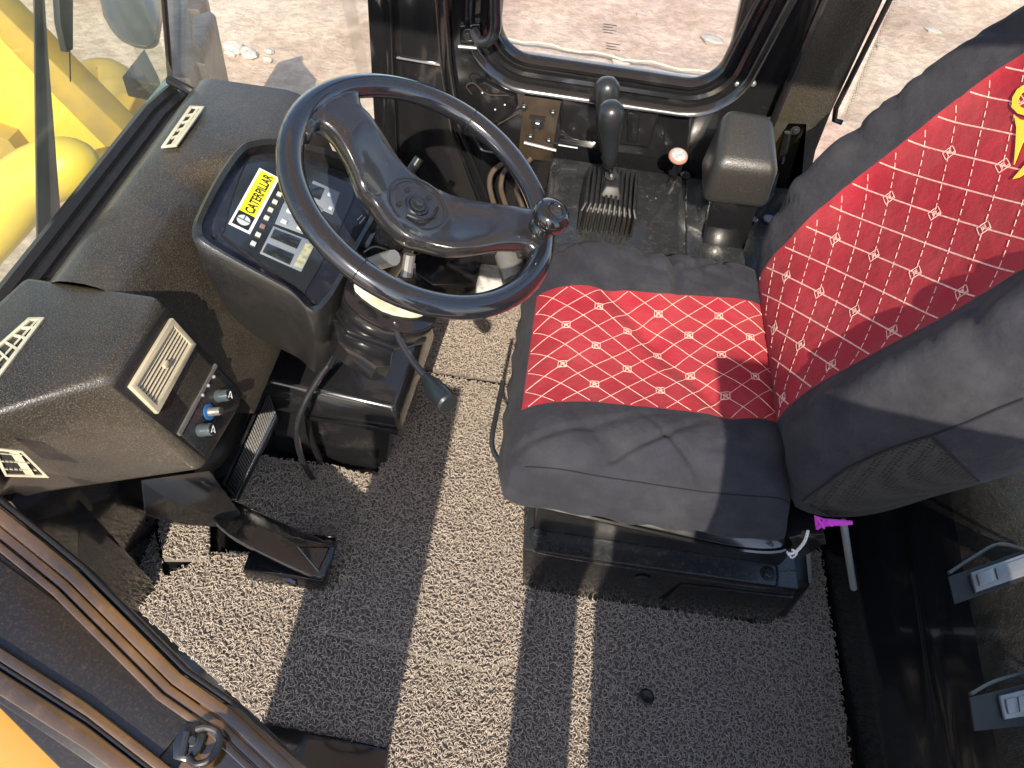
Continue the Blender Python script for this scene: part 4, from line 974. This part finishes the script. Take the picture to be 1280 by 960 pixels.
def inside(x, y, pl):
    c = False; j = len(pl) - 1
    for i in range(len(pl)):
        if (pl[i][1] > y) != (pl[j][1] > y) and x < (pl[j][0] - pl[i][0]) * (y - pl[i][1]) / (pl[j][1] - pl[i][1]) + pl[i][0]: c = not c
        j = i
    return c
for gi, GG in enumerate((FG, RG)):
    for i in range(len(ws_) - 1):
        for j in range(len(hs_) - 1):
            P4 = [GG[i][j], GG[i + 1][j], GG[i + 1][j + 1], GG[i][j + 1]]
            red = gi == 0 and ws_[i] >= -.56 - 1e-6 and ws_[i + 1] <= .58 + 1e-6
            c = (P4[0] + P4[2]) / 2
            m_ = ws_[i] < -.7 and inside(*pix(c), meshpoly) and not red
            addcell(br_ if red else (bmh if m_ else bc), P4)
bcover = bc.build('backrest_cover', M['fabric'], seat, weld=True, smooth=180)
br_.build('backrest_panel', M['red'], seat, weld=True, smooth=180)
if bmh.v: bmh.build('mesh_pocket', M['mesh'], seat, weld=True, smooth=180)
from mathutils.bvhtree import BVHTree
bv = BVHTree.FromPolygons([tuple(v) for v in bc.v + bmh.v], [tuple(f) for f in bc.f] + [tuple(i + len(bc.v) for i in f) for f in bmh.f])
def hit(px, py):
    d = (FW + RT * ((px - 640) / FPX) - UP * ((py - 480) / FPX)).normalized(); r_ = bv.ray_cast(CAM, d); return (r_[0] - d * .0015) if r_[0] else None
def seam(pxs, r_, name='seam', m='seam'):
    pts = []
    for (a, b), (c, d) in zip(pxs[:-1], pxs[1:]):
        for k in range(6):
            h_ = hit(a + (c - a) * k / 6, b + (d - b) * k / 6)
            if h_: pts.append(h_)
    if len(pts) > 3: MB().tube(pts, r_, 5).build(name, M[m], seat)
seam(meshpoly[:5] , .0022); seam(meshpoly[4:] + meshpoly[:1], .002)
seam([(1163, 545), (1210, 528), (1250, 510), (1285, 497)], .002)
stitching(lambda a, b: BS(b / (.325 if b > 0 else .355), a, 1), (.0, .74, -.55 * .355, .57 * .325), .108, .185, 'stitching', seat, offs=(.04, .02), w1=.0012, w2=.0008, dash2=True, embl=.0085, wob=.0)
# yellow embroidered flourish
em = MB()
def hitr(px, py, k=.004):
    d = (FW + RT * ((px - 640) / FPX) - UP * ((py - 480) / FPX)).normalized(); r_ = bvr.ray_cast(CAM, d); return (r_[0] - d * k) if r_[0] else None
bvr = BVHTree.FromPolygons([tuple(v) for v in br_.v], [tuple(f) for f in br_.f])
for pl in ([(1272, 112), (1266, 122), (1265, 134), (1272, 142), (1284, 146), (1290, 140), (1276, 134), (1272, 126), (1277, 117), (1290, 108), (1284, 104)],
           [(1268, 144), (1276, 150), (1290, 152), (1290, 160), (1278, 180), (1268, 206), (1270, 180), (1271, 160)],
           [(1290, 196), (1280, 208), (1266, 224), (1274, 222), (1290, 212)]):
    P_ = [hitr(*p) for p in pl]
    if all(P_): em.prism(P_, Nb * .0012)
if em.v: em.build('embroidery', M['yellow_thread'], seat, smooth=0)

# seat pan, base and levers
sb = V((.062, .70, 0))
base = MB(); base.frustum([(.085, .705, .0), (.600, .705, .0), (.600, 1.22, .0), (.085, 1.22, .0)], [(.066, .700, .186), (.592, .700, .190), (.592, 1.22, .190), (.066, 1.22, .186)])
base.build('seat_base', M['gloss'], seat, bevel=.005)
MB().prism([(.066, .698, .1895), (.590, .698, .1935), (.590, 1.20, .1935), (.066, 1.20, .1895)], (0, 0, .006)).build('base_top', M['console'], seat, bevel=.003)
MB().tube(smooth_path([at(664, 662, z=.198), at(666, 684, z=.198), at(684, 693, z=.198), at(800, 712, z=.20), at(950, 734, z=.20), at(972, 728, z=.20), at(968, 690, z=.20)], 5), .0022, 6).build('pressed_rib', M['console'], seat)
for p in ((672, 668), (960, 718)): screw(at(*p, z=.197), (0, 0, 1), .011, seat, h=.008)
screw(at(803, 724, y=.697), (0, -1, 0), .010, seat, h=.010)
MB().prism([(.36, .700, .05), (.592, .700, .05), (.592, .700, .165), (.38, .700, .150)], (0, -.004, 0)).build('base_skin', M['gloss_clean'], seat, bevel=.001)
# rubber boot at the right end
MB().frustum([(.592, .72, .0), (.645, .73, .0), (.655, .90, .0), (.592, .90, .0)], [(.592, .72, .16), (.640, .735, .15), (.650, .90, .16), (.592, .90, .17)]).build('rubber_boot', M['rubber'], seat, bevel=.014, seg=3)
# pan under the cushion with a rolled lip
pan = [at(632, 588, z=.345), at(634, 610, z=.335), at(660, 628, z=.325), at(720, 642, z=.32), at(820, 665, z=.315), at(920, 686, z=.31), at(975, 688, z=.31), at(990, 672, z=.315)]
PL = smooth_path(pan, 6)
pn = MB(); back = [V((p.x, 1.2, p.z)) for p in PL]
pn.add([p for p in PL] + [p + V((0, .025, .028)) for p in PL] + [V((p.x, 1.25, p.z + .03)) for p in PL], [[i, i + 1, len(PL) + i + 1, len(PL) + i] for i in range(len(PL) - 1)] + [[len(PL) + i, len(PL) + i + 1, 2 * len(PL) + i + 1, 2 * len(PL) + i] for i in range(len(PL) - 1)])
pn.build('seat_pan', M['gloss'], seat, smooth=50)
MB().tube(PL, .0055, 8).build('pan_lip', M['gloss_clean'], seat)
MB().tube([p - V((0, -.018, .024)) for p in PL], .005, 8).build('pan_lip', M['gloss'], seat)
MB().prism([V((.08, .74, .20)), V((.56, .74, .20)), V((.56, 1.2, .20)), V((.08, 1.2, .20))], (0, 0, .11)).build('suspension_box', M['rubber'], seat, bevel=.006)
text_mesh("Excavation Auto 2.8", at(660, 627, z=.34), (at(724, 641, z=.332) - at(660, 627, z=.34)).normalized(), V((0, .6, .8)), .085, .0065, M['greypanel'], seat, 'pan_lettering', off=0)
# wire handle in front
MB().tube(smooth_path([at(629, 476, z=.40), at(620, 520, z=.37), at(615, 548, z=.35), at(618, 566, z=.34), at(634, 590, z=.335), at(646, 604, z=.335)]), .0048, 8).build('adjust_bar', M['pipe'], seat)
# adjuster under the back corner, cords and rods
MB().frustum([at(985, 672, y=.70), at(1030, 668, y=.70), at(1034, 680, y=.70), at(1000, 700, y=.70)], [p + V((0, .06, 0)) for p in (at(985, 672, y=.70), at(1030, 668, y=.70), at(1034, 680, y=.70), at(1000, 700, y=.70))]).build('recliner_block', M['gloss'], seat, bevel=.004)
MB().tube(smooth_path([at(1010, 664, y=.685), at(1005, 678, y=.683), at(994, 690, y=.683), at(984, 692, y=.683)]), .0028, 6).build('white_cord', M['white'], seat)
MB().tube(smooth_path([at(984, 690, y=.682), at(990, 697, y=.682), at(996, 691, y=.682), at(990, 687, y=.682)]), .0018, 6).build('white_cord', M['white'], seat)
MB().prism([at(1018, 646, y=.68), at(1030, 650, y=.68), at(1066, 653, y=.68), at(1066, 656, y=.68), at(1034, 658, y=.68), at(1020, 662, y=.68)], (0, .003, 0)).build('magenta_strap', M['magenta'], seat, smooth=0)
for (a, b) in (((1022, 648), (1030, 660)), ((1030, 650), (1022, 661)), ((1034, 651), (1040, 657))):
    MB().tube([at(*a, y=.678), at(*b, y=.678)], .0022, 5).build('magenta_strap', M['magenta'], seat)
MB().tube([at(1054, 652, y=.72), at(1067, 735, y=.70)], .0062, 12).build('adjust_rod', M['chrome'], seat)
MB().tube([at(1010, 690, y=.74), at(1013, 727, y=.74)], .0038, 10).build('adjust_rod', M['chrome'], seat)

# ================================================================ RIGHT CONSOLE
cn = thing('control_console', (.33, 1.46, 0), "low black metal lever console between the seat and the right wall", 'console')
CT = .45
MB().prism([V((.012, 1.18, 0)), V((.74, 1.18, 0)), V((.74, 1.6, 0)), V((.012, 1.6, 0))], (0, 0, CT)).build('console_body', M['console'], cn, bevel=.008, seg=3)
MB().prism([V((.028, 1.25, CT + .001)), V((.305, 1.25, CT + .001)), V((.318, 1.588, CT + .001)), V((.028, 1.588, CT + .001))], (0, 0, .005)).build('cover_plate', M['console'], cn, bevel=.002)
MB().prism([V((.325, 1.25, CT + .001)), V((.60, 1.25, CT + .001)), V((.60, 1.588, CT + .001)), V((.335, 1.588, CT + .001))], (0, 0, .005)).build('cover_plate', M['console'], cn, bevel=.002)
for p in ((694, 211), (704, 239), (815, 247), (857, 219)): screw(at(*p, z=CT + .006), (0, 0, 1), .0085, cn, h=.006)
for (p, r_) in (((962, 276), .020), ((938, 275), .016)):
    c = at(*p, z=CT + .005)
    gz = MB().lathe([(r_, 0), (r_, .006), (r_ * .85, .008), (r_ * .8, .004)], c, (0, 0, 1), 24).build('gauge', M['gloss'], cn)
    MB().lathe([(r_ * .78, .0045), (r_ * .78, .0052)], c, (0, 0, 1), 24).build('gauge_face', M['greypanel'], gz)
# raised rear box behind the armrest
MB().prism([at(960, 150, y=1.585), at(1012, 152, y=1.585), at(1004, 240, y=1.585), at(950, 236, y=1.585)], (0, .02, 0)).build('switch_plate', M['grain'], cn, bevel=.006)
for (a, b) in ((985, 165), (970, 215)): MB().tube([at(a, b, y=1.58), at(a - 9, b + 38, y=1.58)], .008, 8).build('slot_bar', M['gloss_clean'], cn)
screw(at(994, 163, y=1.583), (0, -1, 0), .007, cn)
# bellows
bl = thing('lever_boot', (.14, 1.42, CT), "square ribbed black rubber boot round the control levers", 'rubber boot')
bcx, bcy = .148, 1.395
MB().frustum([(bcx - .055, bcy - .055, CT), (bcx + .055, bcy - .055, CT), (bcx + .055, bcy + .055, CT), (bcx - .055, bcy + .055, CT)], [(bcx - .050, bcy - .046, CT + .055), (bcx + .050, bcy - .046, CT + .055), (bcx + .044, bcy + .050, CT + .078), (bcx - .044, bcy + .050, CT + .078)]).build('boot_core', M['boot'], bl, bevel=.006, seg=3)
for k in range(11):                                     # pleats running up the front and back over the top
    x = bcx - .0605 + k * .0115; q = abs(k - 5) / 5; d_ = .004 * q
    pr_ = [(bcy - .063, .002), (bcy - .063, .056), (bcy - .050, .074 - d_), (bcy + .046, .098 - d_), (bcy + .060, .082), (bcy + .060, .002)]
    xs2 = x + .3 * (bcx - x)
    P_ = [V((x if j in (0, 1, 5) else x + .12 * (bcx - x), y, CT + z)) for j, (y, z) in enumerate(pr_)]
    MB().prism(P_, (.0062, 0, 0)).build('boot_pleat', M['boot'], bl, bevel=.0022, seg=2)
MB().frustum([(bcx - .024, bcy - .03, CT + .075), (bcx + .024, bcy - .03, CT + .07), (bcx + .022, bcy + .035, CT + .088), (bcx - .022, bcy + .035, CT + .088)], [(bcx - .014, bcy - .016, CT + .094), (bcx + .014, bcy - .016, CT + .094), (bcx + .013, bcy + .022, CT + .104), (bcx - .013, bcy + .022, CT + .104)]).build('boot_collar', M['boot'], bl, bevel=.003)
def control_lever(p_base, p_mid, p_top, label, fat=1.0):
    t = thing('control_lever', p_base, label, 'control lever', 'control levers rising from the ribbed boot')
    MB().tube([p_base, p_mid], .0065, 10).build('stem', M['gloss_clean'], t)
    MB().lathe([(.016, 0), (.016, .010), (.011, .012), (.011, .022), (.013, .024), (.013, .030)], p_base, p_mid - p_base, 8).build('stem_nut', M['bolt'], t)
    ax_ = p_top - p_mid; L = ax_.length
    MB().lathe([(.006 * fat, 0), (.0125 * fat, .004), (.0155 * fat, L * .2), (.0185 * fat, L * .45), (.0200 * fat, L * .56), (.0245 * fat, L * .68), (.0262 * fat, L * .80), (.0245 * fat, L * .91), (.016 * fat, L * .98), (.006 * fat, L)], p_mid, ax_, 24).build('grip', M['grip'], t, smooth=80)
    return t
lb = V((.146, 1.41, CT + .090))
control_lever(lb, at(762, 208, z=.60), at(764, 128, z=.745), "nearer dark grey control lever grip in front of its twin above the boot")
control_lever(lb + V((-.006, .04, 0)), at(757, 190, y=1.46), at(759, 97, y=1.47), "farther dark grey control lever whose rounded grip shows behind the nearer one")
# pull knob
pk = thing('pull_knob', at(845, 228, z=CT), "small faded pink pull knob with a white cap on the console", 'knob')
pb, pt_ = at(842, 230, z=CT + .006), at(847, 197, z=.555)
MB().tube([pb, pt_], .0055, 10).build('stem', M['gloss_clean'], pk)
MB().lathe([(.012, 0), (.016, .006), (.009, .016)], pb, pt_ - pb, 16).build('stem_collar', M['rubber'], pk)
MB().lathe([(.008, -.012), (.010, -.004), (.019, 0), (.0215, .004), (.0205, .008), (.015, .0095)], pt_, V((.03, -.35, 1)), 24).build('knob_body', M['pink'], pk)
MB().lathe([(.0165, .0092), (.0165, .0108), (.014, .0114)], pt_, V((.03, -.35, 1)), 20).build('knob_cap', M['whitecap'], pk)
# armrest
am = thing('armrest', (.40, 1.36, CT), "blocky black padded armrest cushion on a dark post beside the seat back", 'armrest')
pt = [at(a, b, y=y_, ) for a, b, y_ in ((905, 143, 1.42), (968, 150, 1.42), (974, 208, 1.34), (892, 204, 1.34))]
MB().frustum([V((.325, 1.33, .565)), V((.462, 1.33, .570)), V((.452, 1.46, .585)), V((.325, 1.46, .580))], [V((.325, 1.325, .668)), V((.455, 1.325, .672)), V((.430, 1.43, .735)), V((.332, 1.43, .735))]).build('arm_pad', M['pad'], am, bevel=.022, seg=5, smooth=60)
MB().frustum([V((.365, 1.35, CT)), V((.455, 1.35, CT)), V((.455, 1.40, CT)), V((.365, 1.40, CT))], [V((.352, 1.35, .575)), V((.445, 1.35, .575)), V((.445, 1.40, .575)), V((.352, 1.40, .575))]).build('arm_post', M['gloss_clean'], am, bevel=.003)

# ================================================================ RIGHT WALL FITTINGS
lt = thing('latch_plate', at(675, 150, y=WALLY), "dusty brown latch plate with bolts low on the right wall", 'latch plate')
MB().prism(wallpoly([(655, 118), (702, 124), (688, 200), (648, 196)], WALLY + .001), (0, -.006, 0)).build('plate', M['brownplate'], lt, bevel=.001)
for p in ((655, 134), (691, 141), (663, 171), (686, 176)): screw(at(*p, y=WALLY - .006), (0, -1, 0), .0055, lt, h=.006)
screw(at(672, 155, y=WALLY - .006), (0, -1, 0), .010, lt, h=.010)
MB().prism(wallpoly([(662, 143), (682, 146), (681, 150), (661, 147)], WALLY - .006), (0, -.004, 0)).build('slot', M['dark'], lt)
MB().tube([at(655, 178, y=WALLY - .01), at(695, 188, y=WALLY - .01)], .004, 8).build('slide_rod', M['chrome'], lt)
MB().tube([at(698, 181, y=WALLY - .008), at(722, 185, y=WALLY - .008)], .0022, 8).build('slide_rod', M['chrome'], lt)
tp_ = thing('gusset_plate', at(610, 120, y=WALLY), "dark three-cornered gusset plate with drilled holes above the brown latch", 'bracket')
MB().prism(wallpoly([(592, 106), (606, 101), (644, 119), (646, 134), (624, 153), (612, 150)], WALLY - .0), (0, -.008, 0)).build('plate', M['gloss'], tp_, bevel=.002)
for p in ((603, 116), (631, 131), (619, 137)): MB().lathe([(.0020, 0), (.0016, .0008)], at(*p, y=WALLY - .008), (0, -1, 0), 10).build('drilled_hole', M['label_w'], tp_)
MB().tube(smooth_path([at(590, 118, y=WALLY - .01), at(583, 108, y=WALLY - .012), at(592, 104, y=WALLY - .012), at(610, 118, y=WALLY - .014), at(636, 119, y=WALLY - .012)]), .0012, 5).build('thin_wire', M['brownhose'], tp_)
MB().tube(smooth_path([at(650, 140, y=WALLY - .01), at(636, 148, y=WALLY - .012), at(622, 156, y=WALLY - .012)]), .0014, 5).build('thin_wire', M['brownhose'], tp_)
br2 = thing('grab_pipe', at(620, 30, y=1.56), "black bent grab pipe bolted on a bracket at the window's left edge", 'handle')
MB().tube(smooth_path([at(619, -60, y=1.56), at(619, 0, y=1.56), at(619, 34, y=1.56), at(612, 50, y=1.565), at(600, 52, y=1.575), at(592, 38, y=1.59)], 6), .0125, 12).build('pipe', M['pipe'], br2)
MB().prism(wallpoly([(574, 32), (600, 30), (602, 58), (575, 56)], WALLY - .02), (0, .02, 0)).build('bracket', M['gloss'], br2, bevel=.003)
screw(at(586, 43, y=WALLY - .022), (0, -1, 0), .009, br2, h=.010)
MB().tube([at(573, 58, y=WALLY - .026), at(596, 60, y=WALLY - .026)], .0035, 8).build('bracket_lip', M['chrome'], br2)
hs = thing('hose_bundle', at(630, 230, y=1.55), "three dusty brown hoses looping down beside the console", 'hose')
for k, (a, b, c) in enumerate(((612, 228, 640), (626, 232, 652), (646, 236, 664))):
    MB().tube(smooth_path([at(c, 198, y=1.57), at(a + 6, 212, y=1.55), at(a, b, y=1.53), at(a + 4, 250, y=1.5), at(a + 14, 275, y=1.46)]), .0065, 8).build('hose', M['brownhose'], hs)
rod = thing('bent_rod', at(605, 185, y=1.58), "thin bent black rod running down behind the wheel rim on the right wall", 'rod')
MB().tube(smooth_path([at(586, 160, y=1.59), at(596, 178, y=1.59), at(604, 188, y=1.585), at(622, 191, y=1.58), at(650, 196, y=1.58)]), .0045, 8).build('rod', M['pipe'], rod)
pnl = thing('wall_box', at(770, 150, y=1.6), "glossy black raised box pressed into the wall behind the levers", 'wall panel')
MB().prism(wallpoly([(702, 113), (826, 130), (812, 182), (716, 172), (700, 160)], WALLY + .002), (0, -.012, 0)).build('box_skin', M['gloss'], pnl, bevel=.006, seg=3)
MB().prism(wallpoly([(785, 138), (800, 142), (797, 178), (784, 176)], WALLY - .012), (0, -.006, 0)).build('box_rib', M['gloss'], pnl, bevel=.003)

# ================================================================ REAR TRIM (right edge of the picture)
rt_prof = [(.740, 0), (.748, .05), (.756, .10), (.775, .16), (.80, .21), (.806, .24), (.825, .30), (.835, .33), (.85, .375), (.875, .41), (.91, .435), (.98, .452), (1.10, .46), (1.3, .46)]
gl_, gr_ = rt_prof[:8], rt_prof[7:]
rear = thing('rear_trim', (.95, .8, 0), "moulded black trim shelf behind the seat with lengthwise grooves", 'trim panel')
def rtf(y, k, pr, amp=0.0):
    x, z = pr[k]; dy = y - .75; x2 = x + .10 * (y - .72) * sst(0, .3, z) * 1.0
    return (x2, y, z)
yy = [.15 + i * .05 for i in range(30)]
def fine(pr, n):
    P_ = smooth_path([V((x, 0, z)) for x, z in pr], n); return [(p.x, p.z) for p in P_]
fa = fine(gl_, 4); fb_ = fine(gr_, 5)
fa2 = [(x - .007 * math.exp(-((z - .12) / .010) ** 2) - .008 * math.exp(-((z - .24) / .012) ** 2), z) for x, z in fa]
MB().grid(lambda y, k: rtf(y, k, fa2), yy, list(range(len(fa2)))).build('lower_skin', M['gloss'], rear, smooth=60)
MB().grid(lambda y, k: rtf(y, k, fb_), yy, list(range(len(fb_)))).build('upper_skin', M['grain_rear'], rear, smooth=60)
bvt = BVHTree.FromPolygons([rtf(y, k, fb_) for y in yy for k in range(len(fb_))], [[i * len(fb_) + j, i * len(fb_) + j + 1, (i + 1) * len(fb_) + j + 1, (i + 1) * len(fb_) + j] for i in range(len(yy) - 1) for j in range(len(fb_) - 1)])
tN = V((-.25, -.05, .97)).normalized()
def trm(px, py, h=0):
    d = (FW + RT * ((px - 640) / FPX) - UP * ((py - 480) / FPX)).normalized(); r_ = bvt.ray_cast(CAM, d)
    return (r_[0] if r_[0] else at(px, py, z=.44)) + tN * h
def latch(pxs, hood, wellp, label):
    c0_ = [trm(a, b) for a, b in wellp]; cc_ = sum(c0_, V((0, 0, 0))) / len(c0_)
    tN = (c0_[0] - cc_).cross(c0_[1] - cc_) + (c0_[1] - cc_).cross(c0_[2] - cc_) + (c0_[2] - cc_).cross(c0_[3] - cc_) + (c0_[-1] - cc_).cross(c0_[0] - cc_)
    tN.normalize()
    if tN.z < 0: tN = -tN
    cc_ = cc_ + tN * max(0, max((p - cc_).dot(tN) for p in c0_)) * .8
    def trm2(a, b, h=0): return atp(a, b, cc_, tN) + tN * h
    t = thing('trim_latch', trm2(*pxs[0]), label, 'latch', 'alloy latches on the rear trim')
    MB().prism([trm2(a, b, .001) for a, b in wellp], tN * .002).build('recess', M['dark'], t, smooth=0)
    MB().tube(smooth_path([trm2(a, b, .004) for a, b in hood], 5), .0030, 8).build('hood', M['rubber'], t)
    MB().prism([trm2(a, b, .003) for a, b in pxs], tN * .006).build('latch_body', M['brushed'], t, bevel=.0025)
    A, B, C_, D = [trm2(a, b, .0092) for a, b in pxs]
    def qq(u, v): return A.lerp(B, u).lerp(D.lerp(C_, u), v)
    MB().prism([qq(.06, .2), qq(.30, .2), qq(.30, .8), qq(.06, .8)], tN * .003).build('latch_button', M['brushed'], t, bevel=.0015)
    MB().prism([qq(.34, .2), qq(.95, .2), qq(.95, .8), qq(.34, .8)], tN * .002).build('latch_plate', M['brushed'], t, bevel=.001)
latch([(1209, 719), (1290, 690), (1296, 716), (1216, 743)], [(1184, 718), (1215, 698), (1246, 682), (1278, 688)], [(1184, 722), (1276, 690), (1290, 700), (1290, 722), (1192, 756)], "brushed alloy latch in the upper recess of the rear trim")
latch([(1243, 870), (1300, 856), (1300, 892), (1250, 900)], [(1210, 868), (1240, 852), (1290, 838)], [(1210, 872), (1290, 852), (1290, 906), (1216, 914)], "brushed alloy latch in the lower recess of the rear trim")

# ================================================================ OPEN DOOR (bottom left)
dr = thing('cab_door', (-.5, .35, .3), "open cab door edge with black frame coloured with a bronze gleam in the near left corner", 'door')
dN = V((.12, -.22, .97)).normalized(); dP = at(230, 830, z=.52)
def dp(px, py, h=0): return atp(px, py, dP, dN) + dN * h
def dprism(pxs, h0, h1, name, m, bevel=.004, seg=3): return MB().prism([dp(a, b, h0) for a, b in pxs], dN * (h1 - h0)).build(name, M[m], dr, bevel=bevel, seg=seg)
outer = [(-60, 566), (0, 620), (60, 668), (105, 705), (170, 770), (235, 835), (300, 880), (390, 965), (420, 1000)]
def off(k): return [(a - k * .72, b + k * .80) for a, b in outer]
def band(k0, k1, h0, h1, name, m, bevel=.004):
    A = off(k0); B = off(k1); mb = MB(); n_ = len(A)
    top = [dp(a, b, h1) for a, b in A] + [dp(a, b, h1) for a, b in B]; bot = [dp(a, b, h0) for a, b in A] + [dp(a, b, h0) for a, b in B]
    vs = top + bot; fs = []
    for i in range(n_ - 1):
        fs += [[i, i + 1, n_ + i + 1, n_ + i], [2 * n_ + i, 3 * n_ + i, 3 * n_ + i + 1, 2 * n_ + i + 1], [i, 2 * n_ + i, 2 * n_ + i + 1, i + 1], [n_ + i, n_ + i + 1, 3 * n_ + i + 1, 3 * n_ + i]]
    fs += [[0, n_, 3 * n_, 2 * n_], [n_ - 1, 3 * n_ - 1, 4 * n_ - 1, 2 * n_ - 1]]
    return mb.add(vs, fs).build(name, M[m], dr, bevel=bevel, seg=3)
band(0, 9, -.05, .002, 'frame_edge', 'rubber', .003); band(10, 26, -.05, .008, 'frame_rail', 'bronze_gleam', .0018); band(27.5, 40, -.05, .005, 'frame_rail', 'bronze_gleam', .0018); band(41, 51, -.05, .010, 'frame_lip', 'bronze_gleam', .002)
band(52, 190, -.05, -.008, 'door_skin', 'dimglass', .002)
dprism([(-60, 640), (0, 700), (250, 880), (235, 905), (200, 945), (160, 990), (-60, 840)], -.008, -.004, 'door_panel', 'dimglass', .002)
lowr = [((-60, 800), (-60, 822)), ((0, 830), (0, 850)), ((120, 900), (112, 915)), ((215, 975), (200, 990))]
def lowband(k0, k1, h0, h1, name, m):
    P_ = [(-60, 760 + k0), (0, 800 + k0), (110, 870 + k0), (260, 985 + k0)]; Q_ = [(260 - (k1 - k0) * .1, 985 + k1), (110, 870 + k1), (0, 800 + k1), (-60, 760 + k1)]
    dprism(P_ + Q_, h0, h1, name, m, .002)
lowband(8, 26, -.02, .008, 'inner_rail', 'bronze_gleam'); lowband(27, 36, -.02, .004, 'inner_rail', 'gloss'); lowband(37, 68, -.02, .009, 'inner_rail', 'bronze_gleam')
dprism([(240, 885), (262, 872), (300, 885), (390, 965), (420, 1000), (200, 1000), (228, 950)], -.006, .004, 'latch_mount', 'bronze_gleam', .004)
M['orange'] = mat('muted_orange_yellow_paint', (0.40, 0.21, 0.03), 0.25, coat=0.5, dust=(9, (0.3,0.2,0.1), 0.5, 0.8, 0.4))
yb = thing('yellow_side_panel', (-.6, .2, .2), "glossy yellow body panel in the lowest left corner below the door", 'body panel')
MB().prism([dp(-60, 815, -.02), dp(0, 868, -.02), dp(110, 950, -.02), dp(160, 1010, -.02), dp(-60, 1010, -.02)], dN * -.02).build('panel', M['orange'], yb, bevel=.003)
ls = thing('door_striker', dp(250, 930, 0), "black door striker with a chromed U-shaped loop on the door edge", 'door latch')
MB().prism([dp(a, b, .004) for a, b in ((232, 905), (252, 902), (262, 912), (256, 935), (240, 955), (218, 950), (218, 930))], dN * .012).build('striker_body', M['gloss'], ls, bevel=.004)
MB().tube(smooth_path([dp(240, 948, .020), dp(250, 955, .024), dp(266, 950, .026), dp(278, 930, .026), dp(276, 916, .026), dp(262, 910, .024), dp(250, 912, .020)], 6), .0042, 10).build('striker_loop', M['steel'], ls)
MB().tube([dp(238, 915, .02), dp(232, 945, .02)], .0045, 8).build('striker_pin', M['bolt'], ls)
screw(dp(244, 925, .016), dN, .005, ls)
